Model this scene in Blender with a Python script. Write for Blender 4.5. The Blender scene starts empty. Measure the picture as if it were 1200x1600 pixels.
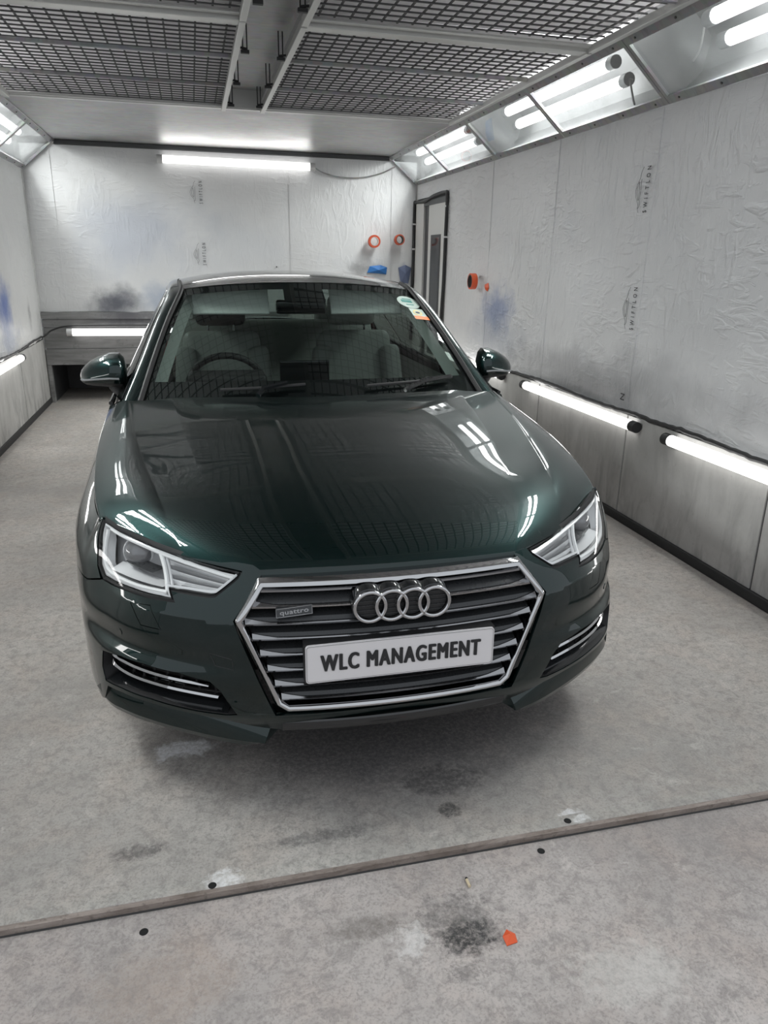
import bpy, bmesh, math, random, bisect
import numpy as np
from mathutils import Vector, Matrix
from mathutils.geometry import delaunay_2d_cdt

C = bpy.context.scene.collection
scene = bpy.context.scene
random.seed(4)

# ---------------------------------------------------------------- camera
F_PX, YAW, PITCH, ROLL, CAM_H = 1150.44, 0.248283, 0.327862, -0.017829, 1.4827
cam = bpy.data.objects.new('camera', bpy.data.cameras.new('camera'))
C.objects.link(cam)
cam.data.sensor_fit = 'HORIZONTAL'; cam.data.sensor_width = 36.0
cam.data.lens = 36.0 * F_PX / 1200.0
cam.data.clip_start = 0.05; cam.data.clip_end = 100
_f = Vector((math.sin(YAW)*math.cos(PITCH), math.cos(YAW)*math.cos(PITCH), -math.sin(PITCH)))
_r = Vector((math.cos(YAW), -math.sin(YAW), 0.0)); _d = _f.cross(_r)
_r2 = math.cos(ROLL)*_r + math.sin(ROLL)*_d; _d2 = -math.sin(ROLL)*_r + math.cos(ROLL)*_d
cam.matrix_world = Matrix(((_r2.x, -_d2.x, -_f.x, 0), (_r2.y, -_d2.y, -_f.y, 0), (_r2.z, -_d2.z, -_f.z, CAM_H), (0, 0, 0, 1)))
scene.camera = cam

# ---------------------------------------------------------------- light and exposure
TUBE_E, STRIP_E = 2.0, .75      # glow of the lamp surfaces themselves
TUBE_W, CEIL_FILL_W, STRIP_W = 4.3, 4.2, .62   # watts of the lamps: tubes forwards, added ceiling fill, wall battens
world = bpy.data.worlds.new('workshop_gloom'); scene.world = world
world.use_nodes = True
world.node_tree.nodes['Background'].inputs[0].default_value = (0.90, 0.95, 1.0, 1)
world.node_tree.nodes['Background'].inputs[1].default_value = 0.26
scene.view_settings.view_transform = 'Standard'
scene.view_settings.look = 'None'
scene.view_settings.gamma = 1.0
scene.view_settings.use_curve_mapping = False
scene.view_settings.exposure = 1.74
scene.cycles.max_bounces = 10
scene.cycles.transparent_max_bounces = 16
scene.cycles.sample_clamp_indirect = 1.2
scene.cycles.caustics_reflective = False
scene.cycles.caustics_refractive = False
scene.cycles.blur_glossy = 0.3
scene.cycles.use_adaptive_sampling = False
scene.cycles.use_light_tree = True
scene.cycles.use_denoising = True

# ---------------------------------------------------------------- room numbers (metres, camera above the origin)
XL, XR, ZG, XG, ZC, YB, YT = -1.548, 2.4533, 2.282, 2.1324, 2.552, 8.476, 1.474
XGL = XL + (XR - XG); XMID = (XL + XR)/2
LOW = -0.016          # workshop floor in front of the booth slab

# ================================================================ materials
def nt(name):
    m = bpy.data.materials.new(name); m.use_nodes = True
    t = m.node_tree; b = t.nodes['Principled BSDF']
    return m, t, b
def setp(b, **k):
    for n, v in k.items():
        n = n.replace('_', ' ')
        if n in b.inputs:
            if n in ('Base Color', 'Emission Color', 'Specular Tint', 'Coat Tint') and len(v) == 3: v = (*v, 1)
            b.inputs[n].default_value = v
def node(t, typ, **k):
    n = t.nodes.new(typ)
    for a, v in k.items(): setattr(n, a, v)
    return n
def plain(name, col, rough=0.5, metal=0.0, **k):
    m, t, b = nt(name); setp(b, Base_Color=col, Roughness=rough, Metallic=metal, **k)
    nz = node(t, 'ShaderNodeTexNoise'); nz.inputs['Scale'].default_value = 60
    tc = node(t, 'ShaderNodeTexCoord'); t.links.new(tc.outputs['Object'], nz.inputs['Vector'])
    mr = node(t, 'ShaderNodeMapRange'); mr.inputs[3].default_value = max(0, rough-.04); mr.inputs[4].default_value = min(1, rough+.04)
    t.links.new(nz.outputs['Fac'], mr.inputs[0]); t.links.new(mr.outputs[0], b.inputs['Roughness'])
    return m
def emitter(name, col, s):
    m, t, b = nt(name); setp(b, Base_Color=(.8, .8, .8), Emission_Color=col, Emission_Strength=s, Roughness=.4)
    return m
def wpos(t):
    return node(t, 'ShaderNodeNewGeometry').outputs['Position']
def mapped(t, vec, scale=(1, 1, 1), loc=(0, 0, 0), rot=(0, 0, 0)):
    mp = node(t, 'ShaderNodeMapping'); mp.inputs['Scale'].default_value = scale; mp.inputs['Location'].default_value = loc; mp.inputs['Rotation'].default_value = rot
    t.links.new(vec, mp.inputs['Vector']); return mp.outputs[0]
def noise(t, vec, scale, detail=4, rough=.55, dist=0):
    n = node(t, 'ShaderNodeTexNoise'); n.inputs['Scale'].default_value = scale; n.inputs['Detail'].default_value = detail
    n.inputs['Roughness'].default_value = rough; n.inputs['Distortion'].default_value = dist
    t.links.new(vec, n.inputs['Vector']); return n.outputs['Fac']
def ramp(t, fac, stops):
    r = node(t, 'ShaderNodeValToRGB'); e = r.color_ramp.elements
    while len(e) < len(stops): e.new(.5)
    for el, (p, c) in zip(e, stops):
        el.position = p; el.color = (c, c, c, 1) if isinstance(c, (int, float)) else (*c, 1)
    t.links.new(fac, r.inputs[0]); return r.outputs[0]
def mixc(t, fac, a, b, blend='MIX'):
    m = node(t, 'ShaderNodeMix', data_type='RGBA', blend_type=blend)
    for sock, v in ((m.inputs[0], fac), (m.inputs[6], a), (m.inputs[7], b)):
        if hasattr(v, 'links'): t.links.new(v, sock)
        elif isinstance(v, (int, float)): sock.default_value = v
        else: sock.default_value = (*v, 1)
    return m.outputs[2]
def mth(t, op, a, b=None):
    m = node(t, 'ShaderNodeMath', operation=op)
    for sock, v in ((m.inputs[0], a), (m.inputs[1], b)):
        if v is None: continue
        if hasattr(v, 'links'): t.links.new(v, sock)
        else: sock.default_value = v
    return m.outputs[0]
def blob(t, vec, centre, radii, edge=.55, nz=None, amt=.8):
    """1 inside an ellipsoid, ragged by noise, 0 outside"""
    v = mapped(t, vec, tuple(1/r for r in radii), tuple(-c/r for c, r in zip(centre, radii)))
    ln = node(t, 'ShaderNodeVectorMath', operation='LENGTH'); t.links.new(v, ln.inputs[0])
    x = ln.outputs['Value']
    if nz is not None: x = mth(t, 'ADD', x, mth(t, 'MULTIPLY', mth(t, 'SUBTRACT', nz, .5), amt*4))
    mr = node(t, 'ShaderNodeMapRange'); mr.interpolation_type = 'SMOOTHSTEP'
    mr.inputs[1].default_value = 1.0; mr.inputs[2].default_value = edge; mr.inputs[3].default_value = 0; mr.inputs[4].default_value = 1
    t.links.new(x, mr.inputs[0]); return mr.outputs[0]
def bump(t, b, h, strength, dist=.01, prev=None):
    n = node(t, 'ShaderNodeBump'); n.inputs['Strength'].default_value = strength; n.inputs['Distance'].default_value = dist
    t.links.new(h, n.inputs['Height'])
    if prev is not None: t.links.new(prev, n.inputs['Normal'])
    t.links.new(n.outputs[0], b.inputs['Normal']); return n.outputs[0]

def concrete(name, base, stains_shade=(), warm=.0):
    m, t, b = nt(name); P = wpos(t)
    n1 = noise(t, P, .9, 6, .6); n2 = noise(t, P, 5, 8, .65, .4); n3 = noise(t, P, 60, 4, .7); n4 = noise(t, P, 18, 6, .7, .6)
    c1 = tuple(x*.74 for x in base); c2 = tuple(min(1, x*1.20) for x in base)
    col = mixc(t, ramp(t, n1, [(.36, 0), (.64, 1)]), c1, c2)
    warmc = (base[0]*1.12, base[1]*1.00, base[2]*.93)
    col = mixc(t, mth(t, 'MULTIPLY', ramp(t, n2, [(.45, 0), (.7, 1)]), .45), col, warmc)
    col = mixc(t, mth(t, 'MULTIPLY', ramp(t, n4, [(.50, 0), (.68, 1)]), .55), col, tuple(x*.62 for x in base))
    col = mixc(t, mth(t, 'MULTIPLY', ramp(t, noise(t, mapped(t, P, (1, 1, 1), (7, 3, 0)), 9, 8, .75, .8), [(.57, 0), (.68, 1)]), .42), col, tuple(min(1, x*1.50) for x in base))
    n5 = noise(t, mapped(t, P, (1, 1, 1), (2, 9, 0)), 33, 8, .8, .5)
    col = mixc(t, mth(t, 'MULTIPLY', ramp(t, n5, [(.40, 1), (.52, 0)]), .62), col, tuple(x*.55 for x in base))
    col = mixc(t, mth(t, 'MULTIPLY', ramp(t, noise(t, P, 140, 3, .7), [(.36, 1), (.50, 0)]), .5), col, tuple(x*.5 for x in base))
    col = mixc(t, ramp(t, n3, [(.25, .25), (.40, 0)]), col, (.05, .05, .05))
    spk = ramp(t, noise(t, P, 75, 6, .75, .3), [(.40, .45), (.56, 1)])
    for (c, r, dark, alpha, amt, sc) in stains_shade:
        nz = noise(t, P, sc, 6, .7)
        msk = mth(t, 'MULTIPLY', blob(t, P, c, r, .42, nz, amt), spk if r[0] < .5 else mth(t, 'ADD', .4, mth(t, 'MULTIPLY', spk, .6)))
        col = mixc(t, mth(t, 'MULTIPLY', msk, alpha), col, dark)
    t.links.new(col, b.inputs['Base Color'])
    t.links.new(ramp(t, n2, [(.3, .55), (.7, .85)]), b.inputs['Roughness'])
    h = mth(t, 'ADD', mth(t, 'MULTIPLY', n2, .7), mth(t, 'ADD', mth(t, 'MULTIPLY', n3, .3), mth(t, 'MULTIPLY', n5, .4)))
    bump(t, b, h, .5, .008)
    return m

def film(name, axis, base, stains_shade=(), bumpy=.5):
    """thin clear masking film over white panels; axis = horizontal axis of the wall"""
    m, t, b = nt(name); P = wpos(t)
    sc = (1, 1, 1)
    warp = noise(t, P, 1.3, 3, .5)
    n1 = noise(t, P, .8, 5, .6); n2 = noise(t, P, 3.2, 7, .65, .3)
    col = mixc(t, ramp(t, n1, [(.3, 0), (.7, 1)]), tuple(x*.90 for x in base), tuple(min(1, x*1.06) for x in base))
    col = mixc(t, mth(t, 'MULTIPLY', ramp(t, n2, [(.5, 0), (.72, 1)]), .30), col, (base[0]*.80, base[1]*.82, base[2]*.86))
    for (c, r, dark, alpha, amt, s2) in stains_shade:
        nz = noise(t, P, s2, 6, .6)
        col = mixc(t, mth(t, 'MULTIPLY', blob(t, P, c, r, .1, nz, amt), alpha), col, dark)
    t.links.new(col, b.inputs['Base Color'])
    setp(b, Roughness=.42, Specular_IOR_Level=.35)
    # short creases whose direction drifts over the sheet
    rot = (0, .45, 0) if axis == 'x' else (.45, 0, 0)
    rot2 = (0, -.5, 0) if axis == 'x' else (-.5, 0, 0)
    st = (3.5, 3.5, 14)
    cr1 = noise(t, mapped(t, P, (6, 6, 19), rot=rot), 1.0, 3, .5, 1.1)
    cr2 = noise(t, mapped(t, P, (16, 16, 5), rot=rot2), 1.0, 3, .5, 1.0)
    w1 = ramp(t, noise(t, mapped(t, P, (1, 1, 1), (3, 5, 2)), 1.1, 2, .5), [(.42, 0), (.62, 1)])
    cr = mixc(t, w1, ramp(t, cr1, [(.50, 0), (.60, .6), (.70, 1)]), ramp(t, cr2, [(.50, 0), (.60, .6), (.70, 1)]))
    amtm = ramp(t, noise(t, mapped(t, P, (1, 1, 1), (9, 1, 4)), .9, 3, .6), [(.35, .15), (.65, 1)])
    h = mth(t, 'MULTIPLY', cr, amtm)
    h = mth(t, 'ADD', h, mth(t, 'MULTIPLY', n2, .6))
    bump(t, b, h, min(1, bumpy*1.7), .022)
    return m

def sheet_metal(name, base, rough=.32, metal=.75, dirt=.3):
    m, t, b = nt(name); P = wpos(t)
    n1 = noise(t, P, 1.4, 5, .6, .3); n2 = noise(t, mapped(t, P, (6, 26, 6)), 1.0, 5, .6, .2)
    v = node(t, 'ShaderNodeTexVoronoi'); v.inputs['Scale'].default_value = 22; t.links.new(P, v.inputs['Vector'])
    col = mixc(t, ramp(t, n1, [(.3, 0), (.7, 1)]), tuple(x*.8 for x in base), tuple(min(1, x*1.15) for x in base))
    col = mixc(t, .12, col, v.outputs['Color'], 'SOFT_LIGHT')
    col = mixc(t, mth(t, 'MULTIPLY', ramp(t, n2, [(.5, 0), (.75, 1)]), dirt), col, tuple(x*.45 for x in base))
    t.links.new(col, b.inputs['Base Color']); setp(b, Metallic=metal)
    t.links.new(ramp(t, n1, [(.3, rough-.06), (.7, rough+.12)]), b.inputs['Roughness'])
    bump(t, b, mth(t, 'ADD', n1, mth(t, 'MULTIPLY', n2, .15)), .22, .02)
    return m

def lower_panel(name, axis='y'):
    m, t, b = nt(name); P = wpos(t)
    n1 = noise(t, P, 1.6, 6, .65, .3); n2 = noise(t, mapped(t, P, (7, 7, 2.2)), 1.0, 6, .65, .5); n3 = noise(t, P, 26, 5, .7)
    sep = node(t, 'ShaderNodeSeparateXYZ'); t.links.new(P, sep.inputs[0])
    low = node(t, 'ShaderNodeMapRange'); low.inputs[1].default_value = .45; low.inputs[2].default_value = 0; low.inputs[3].default_value = 0; low.inputs[4].default_value = 1
    t.links.new(sep.outputs[2], low.inputs[0])
    col = mixc(t, ramp(t, n1, [(.3, 0), (.7, 1)]), (.46, .455, .44), (.64, .635, .62))
    dirt = mth(t, 'MULTIPLY', ramp(t, n2, [(.46, 0), (.72, 1)]), mth(t, 'ADD', mth(t, 'MULTIPLY', low.outputs[0], .55), .25))
    col = mixc(t, dirt, col, (.13, .13, .13))
    col = mixc(t, mth(t, 'MULTIPLY', ramp(t, n3, [(.62, 0), (.72, 1)]), .25), col, (.1, .1, .1))
    t.links.new(col, b.inputs['Base Color']); setp(b, Roughness=.5, Specular_IOR_Level=.35)
    bump(t, b, n3, .12, .004)
    return m

def thin_glass(name, tint, dust=0.0, dustc=(.8, .8, .8), f=1.0):
    m = bpy.data.materials.new(name); m.use_nodes = True; t = m.node_tree; t.nodes.clear()
    o = node(t, 'ShaderNodeOutputMaterial'); tr = node(t, 'ShaderNodeBsdfTransparent'); tr.inputs[0].default_value = (*tint, 1)
    gl = node(t, 'ShaderNodeBsdfGlossy'); gl.inputs['Roughness'].default_value = .01
    lw = node(t, 'ShaderNodeLayerWeight'); lw.inputs[0].default_value = .5
    fr = mth(t, 'ADD', .042, mth(t, 'MULTIPLY', .95, mth(t, 'POWER', lw.outputs['Facing'], 5.0)))
    mx = node(t, 'ShaderNodeMixShader'); t.links.new(mth(t, 'MULTIPLY', fr, f), mx.inputs[0]); t.links.new(tr.outputs[0], mx.inputs[1]); t.links.new(gl.outputs[0], mx.inputs[2])
    out = mx.outputs[0]
    if dust > 0:
        df = node(t, 'ShaderNodeBsdfDiffuse'); df.inputs[0].default_value = (*dustc, 1)
        n = noise(t, wpos(t), 4, 6, .65, .4)
        m2 = node(t, 'ShaderNodeMixShader'); t.links.new(ramp(t, n, [(.3, dust*.4), (.75, dust*1.8)]), m2.inputs[0]); t.links.new(out, m2.inputs[1]); t.links.new(df.outputs[0], m2.inputs[2]); out = m2.outputs[0]
    t.links.new(out, o.inputs[0]); return m

def car_paint():
    m, t, b = nt('dark_green_pearl_paint')
    tc = node(t, 'ShaderNodeTexCoord').outputs['Object']
    setp(b, Base_Color=(.0027, .0145, .0140))
    setp(b, Metallic=.85, Roughness=.36, Coat_Weight=1.0, Coat_Roughness=.008, Coat_IOR=1.53, Specular_IOR_Level=.15)
    return m

M = {}
M['floor'] = concrete('booth_concrete', (.455, .430, .402), stains_shade=[
    ((.58, 2.15, 0), (.95, .62, 1), (.085, .08, .085), .88, .14, 4),  # floor dirt plus the shade under the car nose, painted into the colour
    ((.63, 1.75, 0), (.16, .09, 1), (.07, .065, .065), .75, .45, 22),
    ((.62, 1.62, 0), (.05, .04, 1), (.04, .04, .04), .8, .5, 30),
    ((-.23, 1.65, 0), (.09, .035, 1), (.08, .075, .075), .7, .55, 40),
    ((-.12, 2.07, 0), (.12, .06, 1), (.72, .72, .74), .9, .6, 20),
    ((.95, 1.53, 0), (.05, .02, 1), (.75, .75, .76), .8, .7, 40),
    ((-.02, 1.53, 0), (.05, .02, 1), (.78, .78, .78), .8, .7, 40),
    ((.13, 1.485, 0), (.09, .02, 1), (.80, .80, .80), .7, .7, 40),
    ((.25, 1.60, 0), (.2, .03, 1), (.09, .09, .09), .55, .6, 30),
])
M['apron'] = concrete('workshop_concrete', (.445, .408, .390), stains_shade=[
    ((.535, 1.225, 0), (.092, .064, 1), (.012, .012, .013), .95, .40, 38),
    ((.52, 1.27, 0), (.12, .10, 1), (.05, .05, .05), .55, .55, 45),
    ((.50, 1.14, 0), (.05, .03, 1), (.06, .06, .06), .5, .7, 60),
    ((.30, 1.30, 0), (.14, .045, 1), (.13, .115, .10), .55, .6, 16),
    ((.40, 1.24, 0), (.05, .06, 1), (.72, .71, .70), .5, .8, 40),
    ((.85, 1.05, 0), (.16, .10, 1), (.62, .60, .57), .5, .75, 22),
    ((-.15, 1.25, 0), (.2, .15, 1), (.40, .31, .25), .35, .5, 8),
])
M['film_r'] = film('film_right_wall', 'y', (.76, .76, .765), stains_shade=[
    ((XR, 5.95, 1.10), (.4, .42, .30), (.16, .22, .42), .75, .35, 6),
    ((XR, 6.0, .92), (.4, .9, .25), (.33, .36, .43), .55, .3, 4),
    ((XR, 3.6, .85), (.4, 1.6, .22), (.30, .30, .31), .55, .35, 3),
    ((XR, 4.6, .80), (.4, 1.6, .18), (.22, .22, .23), .5, .35, 4),
    ((XR, 3.0, 1.5), (.4, 1.4, .9), (.52, .525, .54), .35, .4, 1.5),
], bumpy=.32)
M['film_l'] = film('film_left_wall', 'y', (.72, .725, .72), stains_shade=[
    ((XL, 6.95, 1.08), (.4, .38, .32), (.06, .13, .42), .9, .25, 6),
    ((XL, 7.0, .82), (.4, .6, .2), (.20, .25, .38), .6, .4, 5),
    ((XL, 7.9, .95), (.4, .09, .2), (.25, .25, .26), .6, .4, 8),
], bumpy=.2)
M['film_b'] = film('film_back_wall', 'x', (.70, .705, .71), stains_shade=[
    ((-.78, YB, 1.03), (.34, .5, .22), (.10, .105, .13), .95, .30, 5),
    ((-.25, YB, 1.05), (.45, .5, .25), (.30, .36, .47), .7, .40, 4),
    ((-.55, YB, 1.70), (.9, .5, .55), (.48, .51, .58), .75, .35, 2),
    ((.55, YB, 1.6), (.7, .5, .5), (.55, .57, .60), .5, .4, 2),
    ((1.85, YB, 1.40), (.30, .5, .12), (.22, .22, .23), .6, .45, 7),
    ((2.33, YB, 1.36), (.07, .5, .13), (.20, .24, .36), .9, .25, 10),
], bumpy=.12)
M['panel'] = lower_panel('painted_lower_panel')
M['seam'] = plain('dark_joint', (.06, .06, .06), .7)
M['dirty_black'] = plain('dirty_black_rubber', (.035, .035, .036), .65)
M['board'] = None
M['galv'] = sheet_metal('galvanised_sheet', (.50, .50, .50), .43, .72, .40)
M['alu'] = plain('aluminium_angle', (.62, .62, .60), .38, .75)
M['gal_frame'] = sheet_metal('grey_frame_metal', (.34, .34, .345), .42, .55, .45)
M['wire'] = plain('dark_wire', (.085, .085, .088), .5, .3)
def fleece():
    m = bpy.data.materials.new('filter_fleece'); m.use_nodes = True; t = m.node_tree; t.nodes.clear()
    o = node(t, 'ShaderNodeOutputMaterial'); d = node(t, 'ShaderNodeBsdfDiffuse'); tr = node(t, 'ShaderNodeBsdfTranslucent'); mx = node(t, 'ShaderNodeMixShader')
    n = noise(t, wpos(t), 7, 4, .6)
    c = mixc(t, ramp(t, n, [(.3, 0), (.7, 1)]), (.80, .80, .81), (.92, .92, .93))
    t.links.new(c, d.inputs[0]); t.links.new(c, tr.inputs[0]); mx.inputs[0].default_value = .5
    t.links.new(d.outputs[0], mx.inputs[1]); t.links.new(tr.outputs[0], mx.inputs[2]); t.links.new(mx.outputs[0], o.inputs[0]); return m
M['mat'] = fleece()
M['boxwhite'] = plain('white_box_lining', (.24, .243, .247), .45)
M['pane'] = thin_glass('dusty_pane', (.93, .95, .95), .10, (.75, .77, .78))
M['tube'] = emitter('lit_tube', (1.0, .985, .97), TUBE_E)
M['strip'] = emitter('lit_batten', (1.0, .985, .965), STRIP_E)
M['cap_w'] = plain('pale_end_cap', (.62, .62, .62), .4)
M['cap_g'] = plain('grey_tube_cap', (.16, .165, .17), .4)
M['cap_b'] = plain('black_end_cap', (.025, .025, .026), .5)
M['cable_b'] = plain('black_cable', (.022, .022, .023), .55)
M['cable_w'] = plain('white_cable', (.70, .70, .68), .5)
M['door'] = plain('cream_door', (.66, .66, .64), .45)
M['dgrey'] = plain('dark_grey_frame', (.06, .063, .066), .5)
M['badge'] = plain('badge_grey', (.30, .30, .31), .3, .4)
M['dpane'] = plain('dark_door_glass', (.03, .035, .04), .08)
M['orange'] = plain('orange_tape', (.72, .10, .025), .45)
M['orange_d'] = plain('red_orange_tape', (.50, .075, .03), .45)
M['core'] = plain('card_core', (.55, .52, .50), .8)
M['core_d'] = plain('dark_core', (.10, .085, .08), .8)
M['blue'] = plain('blue_tape', (.03, .17, .48), .5)
M['navy'] = plain('grey_blue_pouch', (.13, .16, .26), .6)
M['rust'] = None
M['hole'] = plain('hole_black', (.008, .008, .008), .9)
M['butt'] = plain('pale_filter_stub', (.62, .52, .36), .8)
M['ink'] = plain('black_print', (.02, .02, .022), .6)
M['ink_g'] = plain('grey_print', (.035, .035, .04), .6)
M['screw'] = plain('dark_screw', (.10, .10, .10), .4, .6)
# car
M['paint'] = car_paint()
M['chrome'] = plain('chrome', (.54, .54, .55), .06, 1.0)
M['visor'] = plain('pale_visor_cloth', (.85, .87, .84), .8)
M['satin'] = plain('satin_chrome', (.34, .34, .35), .16, 1.0)
M['black'] = plain('gloss_black', (.008, .009, .010), .12, 0, Coat_Weight=.6)
M['mattblack'] = plain('matt_black_plastic', (.018, .018, .019), .55)
M['slat'] = plain('dark_grey_slat', (.045, .047, .050), .28, .3)
M['glass'] = thin_glass('tinted_screen_glass', (.60, .67, .645), 0, f=1.3)
M['sglass'] = thin_glass('side_glass', (.35, .40, .38), 0)
M['lens'] = thin_glass('clear_lens', (.95, .96, .96), 0, f=1.0)
M['hl_grey'] = plain('lamp_housing_grey', (.33, .33, .34), .3, .2)
M['hl_light'] = plain('lamp_housing_silver', (.85, .85, .86), .22, .15)
M['hl_white'] = plain('light_guide_white', (.92, .92, .92), .25, 0, Coat_Weight=.5)
M['hl_dome'] = plain('projector_glass', (.20, .20, .21), .06, .2, Coat_Weight=1.0)
M['plate'] = plain('plate_white', (.74, .72, .73), .35, 0, Coat_Weight=.3)
M['leather'] = plain('pale_grey_leather', (.25, .26, .245), .5)
M['trimgrey'] = plain('pale_headliner', (.42, .45, .42), .8)
M['dash'] = plain('black_dash', (.012, .012, .013), .6)
M['tyre'] = plain('tyre_rubber', (.02, .02, .02), .75)
M['rim'] = plain('alloy_silver', (.50, .50, .51), .25, .9)
M['sticker_w'] = plain('sticker_pale_green', (.46, .56, .51), .5)
M['sticker_g'] = plain('sticker_teal_print', (.05, .25, .22), .5)
M['sticker_o'] = plain('sticker_orange', (.75, .20, .05), .5)
M['sticker_y'] = plain('sticker_yellow', (.72, .60, .25), .5)
M['indic'] = plain('grey_indicator_lens', (.22, .23, .24), .15, .2)

def board_mat():
    m, t, b = nt('grey_painted_board'); P = wpos(t)
    n1 = noise(t, mapped(t, P, (1.2, 3, 9)), 1.6, 7, .65, .3); n2 = noise(t, P, 14, 6, .7)
    col = mixc(t, ramp(t, n1, [(.3, 0), (.7, 1)]), (.14, .14, .14), (.31, .31, .31))
    col = mixc(t, mth(t, 'MULTIPLY', ramp(t, n2, [(.58, 0), (.70, 1)]), .5), col, (.07, .07, .07))
    col = mixc(t, mth(t, 'MULTIPLY', blob(t, P, (-.70, YB, .90), (.45, .6, .22), .1, n2, .3), .75), col, (.06, .06, .075))
    t.links.new(col, b.inputs['Base Color']); setp(b, Roughness=.6); bump(t, b, n1, .15, .004); return m
M['board'] = board_mat()
def rust_mat():
    m, t, b = nt('rusty_steel_edge'); P = wpos(t)
    n1 = noise(t, mapped(t, P, (3, 14, 14)), 2.5, 8, .7, .4); n2 = noise(t, P, 40, 6, .7)
    col = mixc(t, ramp(t, n1, [(.35, 0), (.65, 1)]), (.17, .135, .115), (.36, .31, .28))
    col = mixc(t, ramp(t, n2, [(.55, 0), (.7, .6)]), col, (.05, .035, .03))
    t.links.new(col, b.inputs['Base Color']); setp(b, Roughness=.7, Metallic=.15); bump(t, b, n2, .4, .004); return m
M['rust'] = rust_mat()

# ================================================================ helpers
def lamp(parent, centre, normal, length_dir, length, width, watts, spread=math.pi):
    L = bpy.data.lights.new('lamp', 'AREA'); L.shape = 'RECTANGLE'; L.size = length; L.size_y = width; L.energy = watts; L.color = (1.0, .985, .965); L.spread = spread
    o = bpy.data.objects.new('lamp', L); C.objects.link(o); o.parent = parent
    z = -Vector(normal).normalized(); x = Vector(length_dir).normalized(); y = z.cross(x)
    o.matrix_world = Matrix(((x.x, y.x, z.x, centre[0]), (x.y, y.y, z.y, centre[1]), (x.z, y.z, z.z, centre[2]), (0, 0, 0, 1)))
    return o
def link(o, parent=None):
    C.objects.link(o)
    if parent is not None: o.parent = parent
    return o
def mesh_obj(name, verts, faces, mat, parent=None, smooth=False, normals=None):
    me = bpy.data.meshes.new(name); me.from_pydata([tuple(v) for v in verts], [], [tuple(f) for f in faces]); me.update()
    if smooth: me.polygons.foreach_set('use_smooth', [True]*len(me.polygons))
    for mm in (mat if isinstance(mat, (list, tuple)) else [mat]): me.materials.append(mm)
    if normals is not None: me.normals_split_custom_set_from_vertices([tuple(n) for n in normals])
    return link(bpy.data.objects.new(name, me), parent)
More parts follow.
